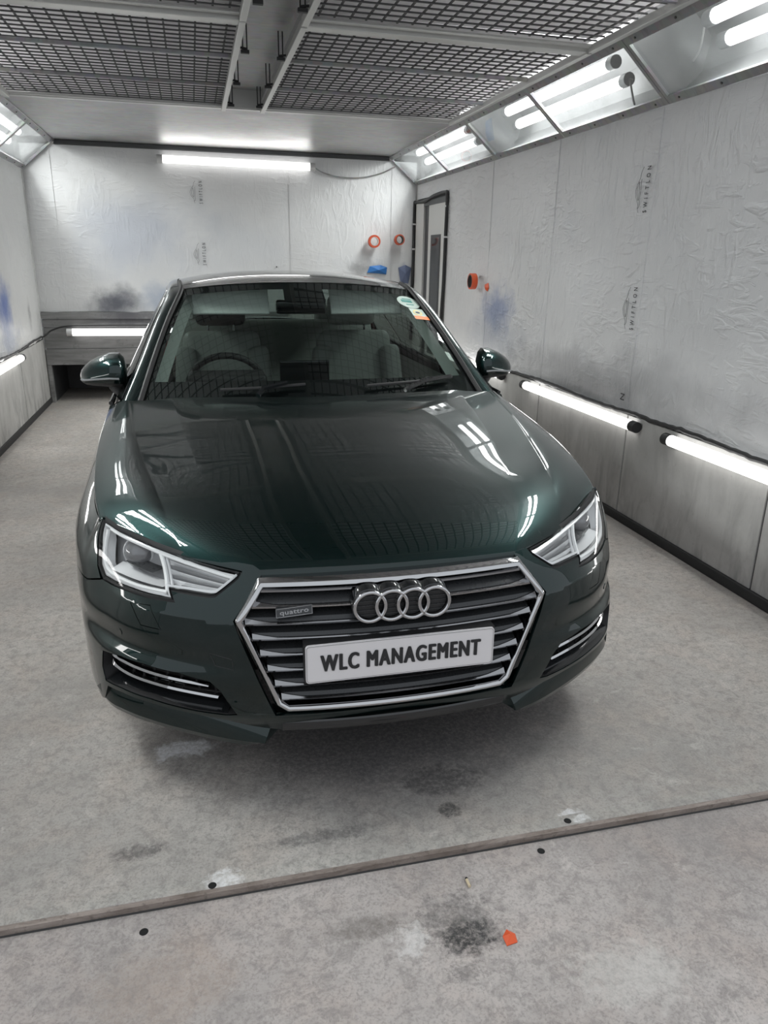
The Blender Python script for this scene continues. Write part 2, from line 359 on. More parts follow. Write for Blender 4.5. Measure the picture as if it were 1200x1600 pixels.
class MB:
    def __init__(s): s.v = []; s.f = []
    def add(s, v, f):
        k = len(s.v); s.v += [tuple(p) for p in v]; s.f += [tuple(i+k for i in q) for q in f]; return s
    def box(s, x0, x1, y0, y1, z0, z1):
        return s.add([(x0, y0, z0), (x1, y0, z0), (x1, y1, z0), (x0, y1, z0), (x0, y0, z1), (x1, y0, z1), (x1, y1, z1), (x0, y1, z1)],
                     [(3, 2, 1, 0), (4, 5, 6, 7), (0, 1, 5, 4), (1, 2, 6, 5), (2, 3, 7, 6), (3, 0, 4, 7)])
    def obox(s, o, ex, ey, ez):
        """box from origin o along three edge vectors"""
        o, ex, ey, ez = (Vector(q) for q in (o, ex, ey, ez))
        p = [o, o+ex, o+ex+ey, o+ey]; p += [q+ez for q in p]
        return s.add(p, [(3, 2, 1, 0), (4, 5, 6, 7), (0, 1, 5, 4), (1, 2, 6, 5), (2, 3, 7, 6), (3, 0, 4, 7)])
    def tube(s, pts, r, n=8, closed=False, caps=True):
        pts = [Vector(p) for p in pts]; rr = r if hasattr(r, '__len__') else [r]*len(pts); rings = []
        up = None
        for i, p in enumerate(pts):
            a = pts[i-1] if (i > 0 or closed) else p; b = pts[(i+1) % len(pts)] if (i < len(pts)-1 or closed) else p
            d = (b-a).normalized() if (b-a).length > 1e-9 else Vector((0, 0, 1))
            if up is None:
                up = Vector((0, 0, 1)) if abs(d.z) < .9 else Vector((1, 0, 0))
            u = (up - d*up.dot(d)).normalized(); w = d.cross(u); up = u
            rings.append([p + (u*math.cos(2*math.pi*k/n) + w*math.sin(2*math.pi*k/n))*rr[i] for k in range(n)])
        v = [q for rg in rings for q in rg]; f = []
        m = len(rings)
        for i in range(m if closed else m-1):
            j = (i+1) % m
            for k in range(n): f.append((i*n+k, i*n+(k+1) % n, j*n+(k+1) % n, j*n+k))
        if caps and not closed: f += [tuple(range(n))[::-1], tuple(range((m-1)*n, m*n))]
        return s.add(v, f)
    def lathe(s, prof, n=24, centre=(0, 0, 0), axis='z', closed=False):
        v = []; f = []
        for r, h in prof:
            for k in range(n):
                a = 2*math.pi*k/n; q = (r*math.cos(a), r*math.sin(a), h)
                if axis == 'y': q = (q[0], q[2], q[1])
                if axis == 'x': q = (q[2], q[0], q[1])
                v.append(tuple(q[i]+centre[i] for i in range(3)))
        m = len(prof)
        for i in range(m if closed else m-1):
            j = (i+1) % m
            for k in range(n): f.append((i*n+k, i*n+(k+1) % n, j*n+(k+1) % n, j*n+k))
        return s.add(v, f)
    def grid(s, fn, us, vs):
        v = [fn(a, b) for b in vs for a in us]; nu = len(us)
        f = [(j*nu+i, j*nu+i+1, (j+1)*nu+i+1, (j+1)*nu+i) for j in range(len(vs)-1) for i in range(nu-1)]
        return s.add(v, f)
    def prism(s, poly, fn0, fn1):
        """polygon swept between two maps of its 2-D points"""
        n = len(poly); v = [fn0(*p) for p in poly] + [fn1(*p) for p in poly]
        f = [tuple(range(n))[::-1], tuple(range(n, 2*n))] + [(i, (i+1) % n, n+(i+1) % n, n+i) for i in range(n)]
        return s.add(v, f)
    def build(s, name, mat, parent=None, smooth=False, bevel=0, auto=None):
        o = mesh_obj(name, s.v, s.f, mat, parent, smooth)
        bm = bmesh.new(); bm.from_mesh(o.data); bmesh.ops.recalc_face_normals(bm, faces=bm.faces)
        if bevel:
            bmesh.ops.bevel(bm, geom=list(bm.edges), offset=bevel, segments=2, affect='EDGES', profile=.6)
        bm.to_mesh(o.data); bm.free()
        if smooth or auto:
            o.data.polygons.foreach_set('use_smooth', [True]*len(o.data.polygons))
            o.data.set_sharp_from_angle(angle=auto or math.radians(40))
        return o
def thing(name, label, cat, loc=(0, 0, 0), group=None):
    o = bpy.data.objects.new(name, None); C.objects.link(o); o.location = loc; o.empty_display_size = .1
    o['label'] = label; o['category'] = cat
    if group: o['group'] = group
    return o
def tag(o, label, cat, group=None):
    o['label'] = label; o['category'] = cat
    if group: o['group'] = group
    return o
def struct(o): o['kind'] = 'structure'; return o
def copy_thing(root, loc, label):
    r = root.copy(); C.objects.link(r); r.location = loc; r['label'] = label
    for ch in root.children:
        c = ch.copy(); C.objects.link(c); c.parent = r
        for g in ch.children:
            d = g.copy(); C.objects.link(d); d.parent = c
    return r
def text_mesh(body, size, bold=0.0, spacing=1.0, align='CENTER'):
    cu = bpy.data.curves.new('t', 'FONT'); cu.body = body; cu.size = size; cu.offset = bold; cu.space_character = spacing
    cu.align_x = align; cu.align_y = 'CENTER'; cu.extrude = .0006; cu.resolution_u = 4
    o = bpy.data.objects.new('t', cu); C.objects.link(o)
    dg = bpy.context.evaluated_depsgraph_get(); me = bpy.data.meshes.new_from_object(o.evaluated_get(dg))
    v = [tuple(q.co) for q in me.vertices]; f = [tuple(p.vertices) for p in me.polygons]
    bpy.data.objects.remove(o); bpy.data.curves.remove(cu); bpy.data.meshes.remove(me)
    return v, f
def fit(v, w=None, h=None):
    a = np.array(v); lo = a.min(0); hi = a.max(0); a = a - (lo+hi)/2
    sx = w/(hi[0]-lo[0]) if w else 1; sy = h/(hi[1]-lo[1]) if h else (sx if w else 1)
    if not w: sx = sy
    a[:, 0] *= sx; a[:, 1] *= sy
    return a
def cat_rom(pts, n=6, closed=False):
    P = [np.array(p, float) for p in pts]; m = len(P); out = []
    for i in range(m if closed else m-1):
        p0 = P[(i-1) % m] if closed or i > 0 else 2*P[0]-P[1]; p1 = P[i]; p2 = P[(i+1) % m]
        p3 = P[(i+2) % m] if closed or i < m-2 else 2*P[-1]-P[-2]
        for k in range(n):
            t = k/n; out.append(.5*((2*p1)+(-p0+p2)*t+(2*p0-5*p1+4*p2-p3)*t*t+(-p0+3*p1-3*p2+p3)*t**3))
    if not closed: out.append(P[-1])
    return out
# ================================================================ the booth shell
def slab(x0, x1, y0, y1, z0, z1): return MB().box(x0, x1, y0, y1, z0, z1)
M['edge'] = concrete('pale_edge_plate', (.46, .44, .41), stains_shade=[((-.02, 1.50, 0), (.06, .03, 1), (.80, .80, .80), .8, .5, 40), ((.97, 1.50, 0), (.03, .02, 1), (.8, .8, .8), .7, .5, 40)])
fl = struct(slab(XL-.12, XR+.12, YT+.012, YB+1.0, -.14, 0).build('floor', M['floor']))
ap = struct(slab(-4.5, 5.5, -5.0, YT-.004, LOW-.12, LOW).build('floor_apron', M['apron']))
# threshold rail: the raised rusty edge of the booth floor, with bolt holes
th = struct(MB().box(XL-.12, XR+.12, YT-.004, YT+.010, LOW-.05, .0015).build('trim_1', M['rust']))
MB().box(XL-.12, XR+.12, YT-.009, YT-.004, LOW-.02, LOW+.0015).build('floor_joint', M['seam'], th)
for x, y, z in ((-.046, 1.493, .0026), (.929, 1.501, .0026), (.817, 1.432, LOW), (-.206, 1.409, LOW)):
    o = MB().lathe([(.0, .0010), (.0085, .0010), (.0105, .0002)], 16, (x, y, z)).build('bolt_hole', M['hole'], th if z > 0 else ap)
slab(XL-.12, XR+.12, YT+.010, YT+.050, -.01, .0025).build('edge_plate', M['edge'], th, bevel=.001)
# right wall: upper panels under film, lower painted panels
wr = struct(slab(XR+.012, XR+.10, YT, YB+.1, 0, ZG).build('wall_right', M['panel']))
def wall_film(name, mat, parent, P, us, vs, amp, nrm, ragged, seed):
    """a slightly slack sheet; ragged lower edge"""
    rnd = random.Random(seed); ph = [rnd.uniform(0, 6.28) for _ in range(12)]
    def fn(u, v):
        z = v
        k = (v-vs[0])/(vs[-1]-vs[0])
        if ragged: z = v - (1-k)**6*ragged*(math.sin(u*9+ph[0])+.6*math.sin(u*23+ph[1])+.4*math.sin(u*41+ph[2]))
        w = amp*(math.sin(u*3.1+v*2.2+ph[3])+.7*math.sin(u*7.3-v*5.1+ph[4])+.5*math.sin(u*15+v*11+ph[5])+.35*math.sin(v*24-u*6+ph[6]))
        w = abs(w)*.8+.003
        p = P(u, z); return (p[0]+nrm[0]*w, p[1]+nrm[1]*w, p[2])
    m = MB().grid(fn, us, vs)
    return m.build(name, mat, parent, smooth=True)
lin = lambda a, b, n: [a+(b-a)*i/(n-1) for i in range(n)]
film_r = wall_film('masking_film', M['film_r'], wr, lambda u, z: (XR, u, z), lin(YT+.02, 7.25, 150), lin(.655, ZG-.005, 40), .0035, (-1, 0), .007, 1)
seams_r = [1.478, 2.648, 3.83, 5.03, 6.21, 7.40]
for a, b in zip(seams_r, seams_r[1:]):
    slab(XR-.004, XR+.012, a+.007, b-.007, .055, .648).build('wall_panel', M['panel'], wr)
slab(XR-.002, XR+.012, 8.42, YB, .05, ZG).build('wall_panel', M['panel'], wr)
slab(XR-.001, XR+.012, 7.25, 7.34, .655, ZG).build('film_margin', M['film_r'], wr)
slab(XR-.001, XR+.012, 7.34, YB, 2.13, ZG).build('wall_head', M['film_r'], wr)
slab(XR+.004, XR+.0125, YT, 7.36, .052, .66).build('panel_joint', M['seam'], wr)
# left wall
wl = struct(slab(XL-.10, XL-.012, YT, YB+.1, 0, ZG).build('wall_left', M['panel']))
film_l = wall_film('masking_film', M['film_l'], wl, lambda u, z: (XL, u, z), lin(YT+.02, YB-.01, 140), lin(.668, ZG-.005, 36), .0035, (1, 0), .007, 2)
seams_l = [1.478, 2.40, 3.60, 4.85, 6.04, 7.26, YB]
for a, b in zip(seams_l, seams_l[1:]):
    slab(XL-.012, XL+.004, a+.007, b-.007, .05, .655).build('wall_panel', M['panel'], wl)
slab(XL-.0125, XL-.004, YT, YB, .052, .67).build('panel_joint', M['seam'], wl)
for nm, x0, x1, y1 in (('baseboard_right', XR-.018, XR+.012, 7.35), ('baseboard_left', XL-.012, XL+.018, YB)):
    b = struct(slab(x0, x1, YT, y1, .0, .052).build(nm, M['dirty_black'], bevel=.004))
# door wall piece beyond y=7.35 is the door (right wall)
door = struct(MB().box(XR-.006, XR+.012, 7.38, 7.962, .03, 2.06).build('door_1', M['door']))
slab(XR+.009, XR+.0125, 7.33, 8.42, 0, 2.13).build('door_recess', M['dgrey'], door)
slab(XR-.012, XR+.010, 8.13, 8.42, 0, 2.09).build('side_panel', M['door'], door)
slab(XR-.014, XR+.010, 7.34, 8.13, 2.045, 2.095).build('door_head', M['dgrey'], door)
slab(XR-.012, XR-.004, 7.53, 7.85, .55, 1.752).build('door_window_frame', M['dgrey'], door)
slab(XR-.0135, XR-.011, 7.565, 7.80, .60, 1.72).build('door_window_pane', M['dpane'], door)
# back wall with the film, the board apron and the extraction opening under it
wb = struct(MB().box(XL-.05, XR+.05, YB, YB+.08, .925, ZC+.02).box(1.0, XR+.05, YB, YB+.08, 0, .925).build('wall_back', M['panel']))
film_b = wall_film('masking_film', M['film_b'], wb, lambda u, z: (u, YB-.004, z), lin(XL+.005, XR-.005, 120), lin(.935, ZC-.045, 44), .003, (0, -1), .004, 3)
for z0, z1, dy in ((.862, .928, .05), (.778, .858, .035), (.560, .774, .03), (.392, .556, .045)):
    slab(XL+.01, 1.0, YB-dy, YB+.02, z0, z1).build('board', M['board'], wb, bevel=.004)
slab(XL+.012, XL+.05, YB-.05, YB+.02, 0, .39).build('opening_jamb', M['board'], wb)
MB().box(XL+.05, 1.0, YB+.9, YB+.95, 0, .5).box(XL+.0, XL+.05, YB+.02, YB+.9, 0, .5).box(.95, 1.0, YB+.02, YB+.9, 0, .5).box(XL, 1.0, YB+.02, YB+.95, .40, .45).build('extraction_duct', M['dgrey'], wb)
for i in range(3):
    slab(XL+.3, .8, YB+.55+.1*i, YB+.58+.1*i, .30-.08*i, .36-.08*i).build('duct_louvre', M['dgrey'], wb)
# vertical laps of the film (thin tape-like folds)
for x in (-1.284, 1.05, 2.17):
    slab(x-.003, x+.003, YB-.014, YB-.004, .95, 2.47).build('film_lap', M['film_b'], wb)
for y in (3.845, 5.02, 6.2):
    slab(XR-.010, XR-.002, y-.003, y+.003, .67, ZG-.01).build('film_lap', M['film_r'], wr)
for y in (8.40, 5.4):
    slab(XL+.002, XL+.012, y-.003, y+.003, .69, ZG-.01).build('film_lap', M['film_l'], wl)
tb = struct(slab(XGL, XG, YB-.035, YB+.01, ZC-.042, ZC-.004).build('trim_2', M['dgrey'], bevel=.004))

M['bounce'] = plain('white_bounce', (.75, .75, .75), .7)  # for the added, unseen bounce surfaces above the filters
MB().tube([(.893, YB-.022, 1.408), (.893, YB-.006, 1.408)], .008, 8).build('wall_stud', M['screw'], wb)
# printed marks on the film
def printed(parent, P, length, full=True, only=None):
    """lettering runs up the wall; P(u along the text, v across) -> world"""
    v, f = text_mesh(only or 'SWIFTLON', .1, .0006, 2.0)
    v = fit(v, w=length if not only else None, h=.042 if only else .035)
    mb = MB(); mb.add([P(q[0], q[1], q[2]) for q in v], f)
    if not only:
        def stroke(pts, r=.0012):
            pts = cat_rom(pts, 8)
            mb.tube([P(p[0], p[1], .0015) for p in pts], r, 4)
        L = length
        stroke([(-.49*L, .062), (-.40*L, .070), (-.30*L, .072), (-.14*L, .098), (.0*L, .106), (.14*L, .094), (.27*L, .074), (.40*L, .066), (.5*L, .050)])
        stroke([(-.22*L, .074), (-.10*L, .088), (.02*L, .092), (.13*L, .084), (.18*L, .076), (.0*L, .072), (-.22*L, .072)])
        stroke([(-.40*L, .068), (-.33*L, .056), (-.20*L, .060), (.0*L, .058), (.24*L, .058)])
    return mb.build('printed_mark', M['ink_g'], parent)
def on_right(y, z):
    return lambda u, v, w: (XR-.014-w, y+v*1.0, z+u)
def on_back(x, z):
    return lambda u, v, w: (x-v, YB-.016-w, z+u)
printed(film_r, on_right(3.905, 1.88), .235); printed(film_r, on_right(3.895, 1.25), .235)
printed(film_r, on_right(3.90, .745), .1, only='N')
printed(film_b, on_back(.135, 2.125), .215); printed(film_b, on_back(.135, 1.525), .22)

# ================================================================ ceiling
ce = struct(slab(XGL-.01, XG+.01, 6.275, YB+.05, ZC, ZC+.03).build('ceiling', M['galv']))
slab(XGL, XG, 6.255, 6.30, ZC-.012, ZC-.001).build('sheet_lip', M['alu'], ce)
slab(.24, .66, YT, 6.28, ZC+.12, ZC+.14).build('centre_channel', M['galv'], ce)
slab(.30, .32, YT, 6.27, ZC+.02, ZC+.13).build('channel_side', M['galv'], ce)
slab(.585, .605, YT, 6.27, ZC+.02, ZC+.13).build('channel_side', M['galv'], ce)
slab(.30, .605, 6.246, 6.256, ZC-.004, ZC+.125).build('channel_end', M['alu'], ce)
slab(XGL-.26, XG+.26, YT, YB+.05, ZC+.265, ZC+.285).build('bounce_roof', M['bounce'], ce)  # unseen roof, added to bounce lamp light down through the filters
slab(XGL-.02, XG+.02, 6.262, 6.275, ZC+.001, ZC+.265).build('bounce_end', M['bounce'], ce)  # added end wall, closes the unseen bounce space
slab(XGL-.02, XG+.02, YT, YT+.012, ZC+.001, ZC+.265).build('bounce_end', M['bounce'], ce)
slab(XGL-.012, XGL+.03, YT, 6.27, ZC-.012, ZC+.02).build('edge_angle', M['alu'], ce)
slab(XG-.03, XG+.012, YT, 6.27, ZC-.012, ZC+.02).build('edge_angle', M['alu'], ce)
# hinged filter panels with wire grids
def filter_panel(label, x0, x1, y0, y1, latch_side, latch_ys):
    t = thing('filter_panel', label, 'ceiling panel', (x0, y0, ZC), 'hinged filter panels in the ceiling')
    W, L = x1-x0, y1-y0
    MB().add([(0, 0, .036), (W, 0, .036), (W, L, .036), (0, L, .036)], [(0, 3, 2, 1)]).build('filter_mat', M['mat'], t)
    for k in (0, 1):
        xx = 0 if k == 0 else W-.032
        MB().box(xx, xx+.032, 0, L, -.030, .006).build('frame_rail', M['alu'], t, bevel=.003)
        yy = .0 if k == 0 else L-.03
        MB().box(.032, W-.032, yy, yy+.03 + (.045 if k == 0 else 0), -.022 if k == 0 else -.006, .006).build('frame_rail', M['alu'], t, bevel=.003)
    for k in (1, 2):
        MB().box(.032, W-.032, L*k/3-.009, L*k/3+.009, -.012, .006).build('cross_bar', M['gal_frame'], t)
    w = MB(); n = int(round(W/.075))
    for i in range(1, n):
        x = W*i/n; w.box(x-.0047, x+.0047, .03, L-.03, .012, .018)
    n = int(round(L/.075))
    for i in range(1, n):
        y = L*i/n; w.box(.03, W-.03, y-.0047, y+.0047, .006, .012)
    g = w.build('wire_grid', M['wire'], t); g['kind'] = 'stuff'
    s = 1 if latch_side == 'right' else -1
    xb = (W+.028) if s > 0 else -.028
    for y in latch_ys:
        yy = y-y0
        lt = MB().box(xb-.022, xb+.022, yy-.011, yy+.011, -.040, -.024).tube([(xb-s*.03, yy, -.012), (xb+s*.012, yy, -.018)], .006, 6).build('latch', M['cable_b'], t)
        for q in (-.011, .011):
            MB().tube([(xb+q, yy, -.03), (xb+q, yy, .10)], .0035, 6).build('latch_rod', M['cable_b'], lt)
    return t
XPL0, XPL1, XPR0, XPR1 = -1.195, .315, .570, 2.095
filter_panel('wire-gridded ceiling filter panel left of the channel, next to the metal sheet', XPL0, XPL1, 4.02, 6.262, 'right', (4.52, 5.30, 6.01))
filter_panel('wire-gridded ceiling filter panel right of the channel, next to the metal sheet', XPR0, XPR1, 4.02, 6.262, 'left', (4.61, 5.33, 6.01))
filter_panel('wire-gridded ceiling filter panel left of the channel, cut by the top of the photo', XPL0, XPL1, 1.75, 4.0, 'right', (2.3, 3.0, 3.7))
filter_panel('wire-gridded ceiling filter panel right of the channel, cut by the top of the photo', XPR0, XPR1, 1.75, 4.0, 'left', (2.3, 3.0, 3.75))
slab(XPL0-.02, XPR1+.02, YT, 1.745, ZC-.01, ZC+.02).build('front_header', M['galv'], ce)

# ================================================================ slanted light galleries
def gal_pt(side, y, w, d):
    """w up the slope from the wall edge, d outwards behind the glass"""
    sx = (XG-XR)/.4194; sz = (ZC-ZG)/.4194; nx, nz = .6437, .7652
    x = XR + sx*w + nx*d; z = ZG + sz*w + nz*d
    return (x if side > 0 else 2*XMID-x, y, z)
def gal_box(mb, side, y0, y1, w0, w1, d0, d1):
    p = [gal_pt(side, y, w, d) for d in (d0, d1) for y, w in ((y0, w0), (y1, w0), (y1, w1), (y0, w1))]
    return mb.add(p, [(3, 2, 1, 0), (4, 5, 6, 7), (0, 1, 5, 4), (1, 2, 6, 5), (2, 3, 7, 6), (3, 0, 4, 7)])
mull = [1.49, 2.62, 3.795, 4.955, 6.115, 7.285, 8.46]
ordw = ['nearest the booth mouth', 'second from the booth mouth', 'third from the booth mouth', 'third from the back wall', 'second from the back wall', 'nearest the back wall']
# reading order from the mouth: six per side
for side, sn in ((1, 'right'), (-1, 'left')):
    for i in range(6):
        y0, y1 = mull[i]+.002, mull[i+1]-.002
        t = thing('light_panel', 'grey framed slanted light panel on the %s side, %s' % (sn, ordw[i]), 'light panel', group='slanted glazed light panels')
        for nm, a in (('frame_rail', (y0, y1, .004, .050)), ('frame_rail', (y0, y1, .372, .415)), ('frame_stile', (y0, y0+.024, .050, .372)), ('frame_stile', (y1-.024, y1, .050, .372))):
            gal_box(MB(), side, *a, -.012, .002).build(nm, M['gal_frame'], t)
        gal_box(MB(), side, y0+.02, y1-.02, .046, .376, .003, .006).build('pane', M['pane'], t)
        for k in range(4):
            yy = y0+.1+(y1-y0-.2)*k/3
            for w in (.026, .394):
                p = Vector(gal_pt(side, yy, w, -.012)); n = Vector((-.6437*side, 0, -.7652))
                MB().tube([p, p+n*.004], .006, 6).build('screw', M['screw'], t)
    # box lining and partitions belong to the ceiling
    prof = [(-.0, .008), (-.02, .22), (.06, .36), (.40, .36), (.43, .22), (.419, .008)]
    m = MB()
    for (wa, da), (wb_, db) in zip(prof[:4], prof[1:4]):
        m.add([gal_pt(side, 1.48, wa, da), gal_pt(side, YB, wa, da), gal_pt(side, YB, wb_, db), gal_pt(side, 1.48, wb_, db)], [(0, 1, 2, 3)])
    for y in (1.48, 3.80, 6.13, YB):
        m.add([gal_pt(side, y, w, d) for w, d in prof], [(0, 1, 2, 3, 4, 5)])
    m.build('light_box_lining', M['boxwhite'], ce)
    for fi, (a, b) in enumerate(((1.93, 3.52), (4.33, 5.93), (6.72, 8.32))):
        for ti, (w, tn) in enumerate(((.225, 'upper'), (.100, 'lower'))):
            where = ['near the booth mouth', 'midway along the booth', 'near the back wall'][fi]
            t = thing('fluorescent_tube', '%s lit tube of the pair behind %s glass panels %s' % (tn, sn, where), 'lamp', group='tubes behind the slanted panels')
            ca, cb = gal_pt(side, a, w, .20), gal_pt(side, b, w, .20)
            MB().tube([gal_pt(side, a+.06, w, .20), gal_pt(side, b-.06, w, .20)], .034, 14, caps=False).build('tube', M['tube'], t, smooth=True)
            nrm = Vector((-.6437*side, 0, -.7652))
            lamp(t, gal_pt(side, (a+b)/2, w, .20-.036), nrm, (0, 1, 0), b-a-.14, .06, TUBE_W, 1.95)
            if ti == 0: lamp(t, gal_pt(side, (a+b)/2, w+.036, .215), (-.75*side, 0, .66), (0, 1, 0), b-a-.14, .06, CEIL_FILL_W)  # added fill, aimed above the filters to brighten the ceiling
            for e0, e1 in ((a, a+.06), (b-.06, b)):
                MB().tube([gal_pt(side, e0, w, .20), gal_pt(side, e1, w, .20)], .037, 14).build('end_cap', M['cap_g'], t, smooth=True)
    k = MB().tube(cat_rom([gal_pt(side, 3.78, .06, .2), gal_pt(side, 3.70, .10, .21), gal_pt(side, 3.60, .20, .24), gal_pt(side, 3.50, .225, .20)], 6), .005, 6)
    tag(k.build('lamp_cable', M['cable_w'], smooth=True), 'thin white cable inside the %s light box near the booth mouth' % sn, 'cable')
    k = MB().tube(cat_rom([gal_pt(side, 4.31, .09, .20), gal_pt(side, 4.26, .11, .16), gal_pt(side, 4.20, .05, .08), gal_pt(side, 4.17, .03, .05)], 6), .006, 6)
    tag(k.build('lamp_cable', M['cable_b'], smooth=True), 'short dark cable hanging behind %s glass panel midway along' % sn, 'cable')

# ================================================================ battens on the walls
def batten(label, p0, p1, r, out, capmat):
    t = thing('batten_light', label, 'lamp', group='tube lights on the walls')
    p0, p1 = Vector(p0), Vector(p1); d = (p1-p0).normalized()
    MB().tube([p0+d*.05, p1-d*.05], r, 16, caps=False).build('diffuser', M['strip'], t, smooth=True)
    o = Vector(out)*r*1.0
    lamp(t, (p0+p1)/2+Vector(out)*(r+.002), out, d, (p1-p0).length-.12, r*1.7, STRIP_W)
    MB().obox(p0+d*.05-Vector((0, 0, r*.5))-o*1.15, (p1-p0)-d*.1, o*.35, (0, 0, r)).build('backplate', M['cap_w'], t)
    for a, b in ((p0, p0+d*.055), (p1-d*.055, p1)):
        MB().tube([a, b], r*1.06, 16).build('end_cap', capmat, t, smooth=True, auto=.7)
    return t
zs = .607
RX = XR-.040; LX = XL+.040
batten('white wall tube light on right wall, nearest the booth mouth', (RX, 1.83, zs), (RX, 3.40, zs), .030, (-1, 0, 0), M['cap_b'])
batten('white wall tube light with black caps on right wall beside the car headlight', (RX, 3.67, zs), (RX, 5.25, zs), .030, (-1, 0, 0), M['cap_b'])
batten('white wall tube light on right wall half hidden by the car mirror', (RX, 5.66, zs), (RX, 7.20, zs), .030, (-1, 0, 0), M['cap_b'])
batten('white wall tube light low on left wall, farthest from the booth mouth', (LX, 5.60, .625), (LX, 7.19, .625), .030, (1, 0, 0), M['cap_b'])
batten('white wall tube light low on left wall, midway along', (LX, 3.62, .625), (LX, 5.20, .625), .030, (1, 0, 0), M['cap_b'])
batten('white wall tube light low on left wall, nearest the booth mouth', (LX, 1.75, .625), (LX, 3.30, .625), .030, (1, 0, 0), M['cap_b'])
batten('long white tube light high on the back wall under the metal ceiling', (-.275, YB-.06, 2.418), (1.32, YB-.06, 2.408), .037, (0, -1, 0), M['cap_w'])
batten('white tube light on grey boards low on the back wall', (-1.30, YB-.09, .732), (.25, YB-.09, .732), .037, (0, -1, 0), M['cap_w'])
# cables
def wav(pts, amp, seed, n=6):
    rnd = random.Random(seed); o = []
    for p in cat_rom(pts, n): o.append((p[0]+rnd.uniform(-.2, .2)*amp, p[1], p[2]+rnd.uniform(-1, 1)*amp))
    return o
ys = lin(1.6, 5.72, 30)
tag(MB().tube(wav([(XR-.020, y, .668+.008*math.sin(y*4.1)+(.0 if not 3.40 < y < 3.67 else -.008)) for y in ys], .003, 5, 4), .013, 8).build('black_cable', M['cable_b'], smooth=True), 'thick black cable running along the right wall above the tube lights', 'cable')
ys = lin(1.6, 8.3, 40)
tag(MB().tube(wav([(XL+.018, y, .688+.010*math.sin(y*3.3)) for y in ys], .003, 6, 4), .009, 8).build('black_cable', M['cable_b'], smooth=True), 'black cable running along the left wall above the tube lights', 'cable')
tag(MB().tube(cat_rom([(XL+.02, 8.30, .69), (XL+.05, 8.38, .71), (-1.45, YB-.065, .75), (-1.32, YB-.065, .79), (-1.1, YB-.065, .797), (-.3, YB-.065, .800)], 8), .008, 8).build('black_cable', M['cable_b'], smooth=True), 'short black cable crossing the grey back boards to the low tube light', 'cable')
tag(MB().tube(cat_rom([(1.30, YB-.05, 2.412), (1.42, YB-.03, 2.36), (1.62, YB-.025, 2.325), (1.85, YB-.025, 2.335), (2.05, YB-.03, 2.385), (2.19, YB-.06, 2.45)], 8), .007, 8).build('grey_cable', M['gal_frame'], smooth=True), 'thin grey cable looping from high back tube light to right corner', 'cable')
dc = [(XR-.022, 8.47, .62), (XR-.022, 8.50, 1.10), (XR-.03, 8.44, 1.25), (XR-.03, 8.43, 1.40), (XR-.022, 8.45, 1.60), (XR-.022, 8.45, 2.06), (XR-.022, 8.40, 2.10), (XR-.022, 8.05, 2.09), (XR-.022, 7.75, 2.125), (XR-.022, 7.40, 2.13), (XR-.022, 7.33, 2.09), (XR-.022, 7.335, 1.75), (XR-.022, 7.34, 1.30), (XR-.024, 7.36, 1.0), (XR-.022, 7.38, .67)]
tag(MB().tube(cat_rom(dc, 5), .017, 8).build('black_cable', M['cable_b'], smooth=True), 'black cable framing the narrow door in the far right corner', 'cable')
dcb = MB()
for y, z in ((8.45, 1.88), (8.45, 1.62), (7.335, 2.0), (7.335, 1.72)):
    dcb = MB().box(XR-.045, XR-.0, y-.02, y+.02, z-.008, z+.008).build('cable_clip', M['cap_w'], bpy.data.objects.get('door_1'))

# ================================================================ small things
def tape_roll(label, c, nrm, R, r, w, mat, core):
    t = thing('tape_roll', label, 'tape', c, 'rolls of orange tape hung on the walls')
    n = Vector(nrm)
    q = n.to_track_quat('Z', 'Y').to_matrix()
    def bl(prof, name, m):
        mb = MB().lathe(prof, 28, closed=True); mb.v = [tuple(q @ Vector(p)) for p in mb.v]; mb.build(name, m, t, auto=.7)
    bl([(r+.006, 0), (R, 0), (R+.001, .002), (R+.001, w-.002), (R, w), (r+.006, w)], 'tape_winding', mat)
    bl([(r, .0005), (r+.006, .0005), (r+.006, w+.001), (r, w+.001)], 'card_core', core)
    return t
tape_roll('orange tape roll with pale core on back wall, left of the pair', (1.962, YB-.058, 1.690), (.0, -1, .0), .066, .040, .048, M['orange_d'], M['core'])
tape_roll('small dark-cored red tape roll on back wall beside the corner', (2.245, YB-.058, 1.712), (.1, -1, .05), .055, .038, .048, M['orange_d'], M['core_d'])
tape_roll('bright orange tape roll on right wall above blue overspray', (XR-.055, 6.36, 1.332), (-1, -.0, 0), .066, .050, .05, M['orange'], M['core_d'])
def scrap(name, label, cat, pts, z, mat, crease):
    """little bent scrap with thickness"""
    n = len(pts); c = Vector((sum(p[0] for p in pts)/n, sum(p[1] for p in pts)/n, sum(p[2] for p in pts)/n)) + Vector(crease)
    v = [Vector(p) for p in pts]+[c]; off = Vector(z)
    m = MB().add(v+[q+off for q in v], [(i, (i+1) % n, n) for i in range(n)]+[(n+1+(i+1) % n, n+1+i, 2*n+1) for i in range(n)]+[(i, n+1+i, n+1+(i+1) % n, (i+1) % n) for i in range(n)])
    return tag(m.build(name, mat), label, cat)
scrap('tape_scrap', 'torn orange tape scrap stuck on right wall beside the tape roll', 'tape', [(XR-.012, 6.24, 1.31), (XR-.012, 6.16, 1.325), (XR-.012, 6.14, 1.285), (XR-.012, 6.17, 1.255), (XR-.012, 6.22, 1.268)], (.002, 0, 0), M['orange'], (-.02, 0, 0))
scrap('tape_scrap', 'small orange tape scrap lying on the floor by the black patch', 'tape', [(.612, 1.180, LOW), (.640, 1.184, LOW), (.643, 1.206, LOW), (.628, 1.222, LOW), (.612, 1.206, LOW)], (0, 0, .002), M['orange'], (0, 0, .012))
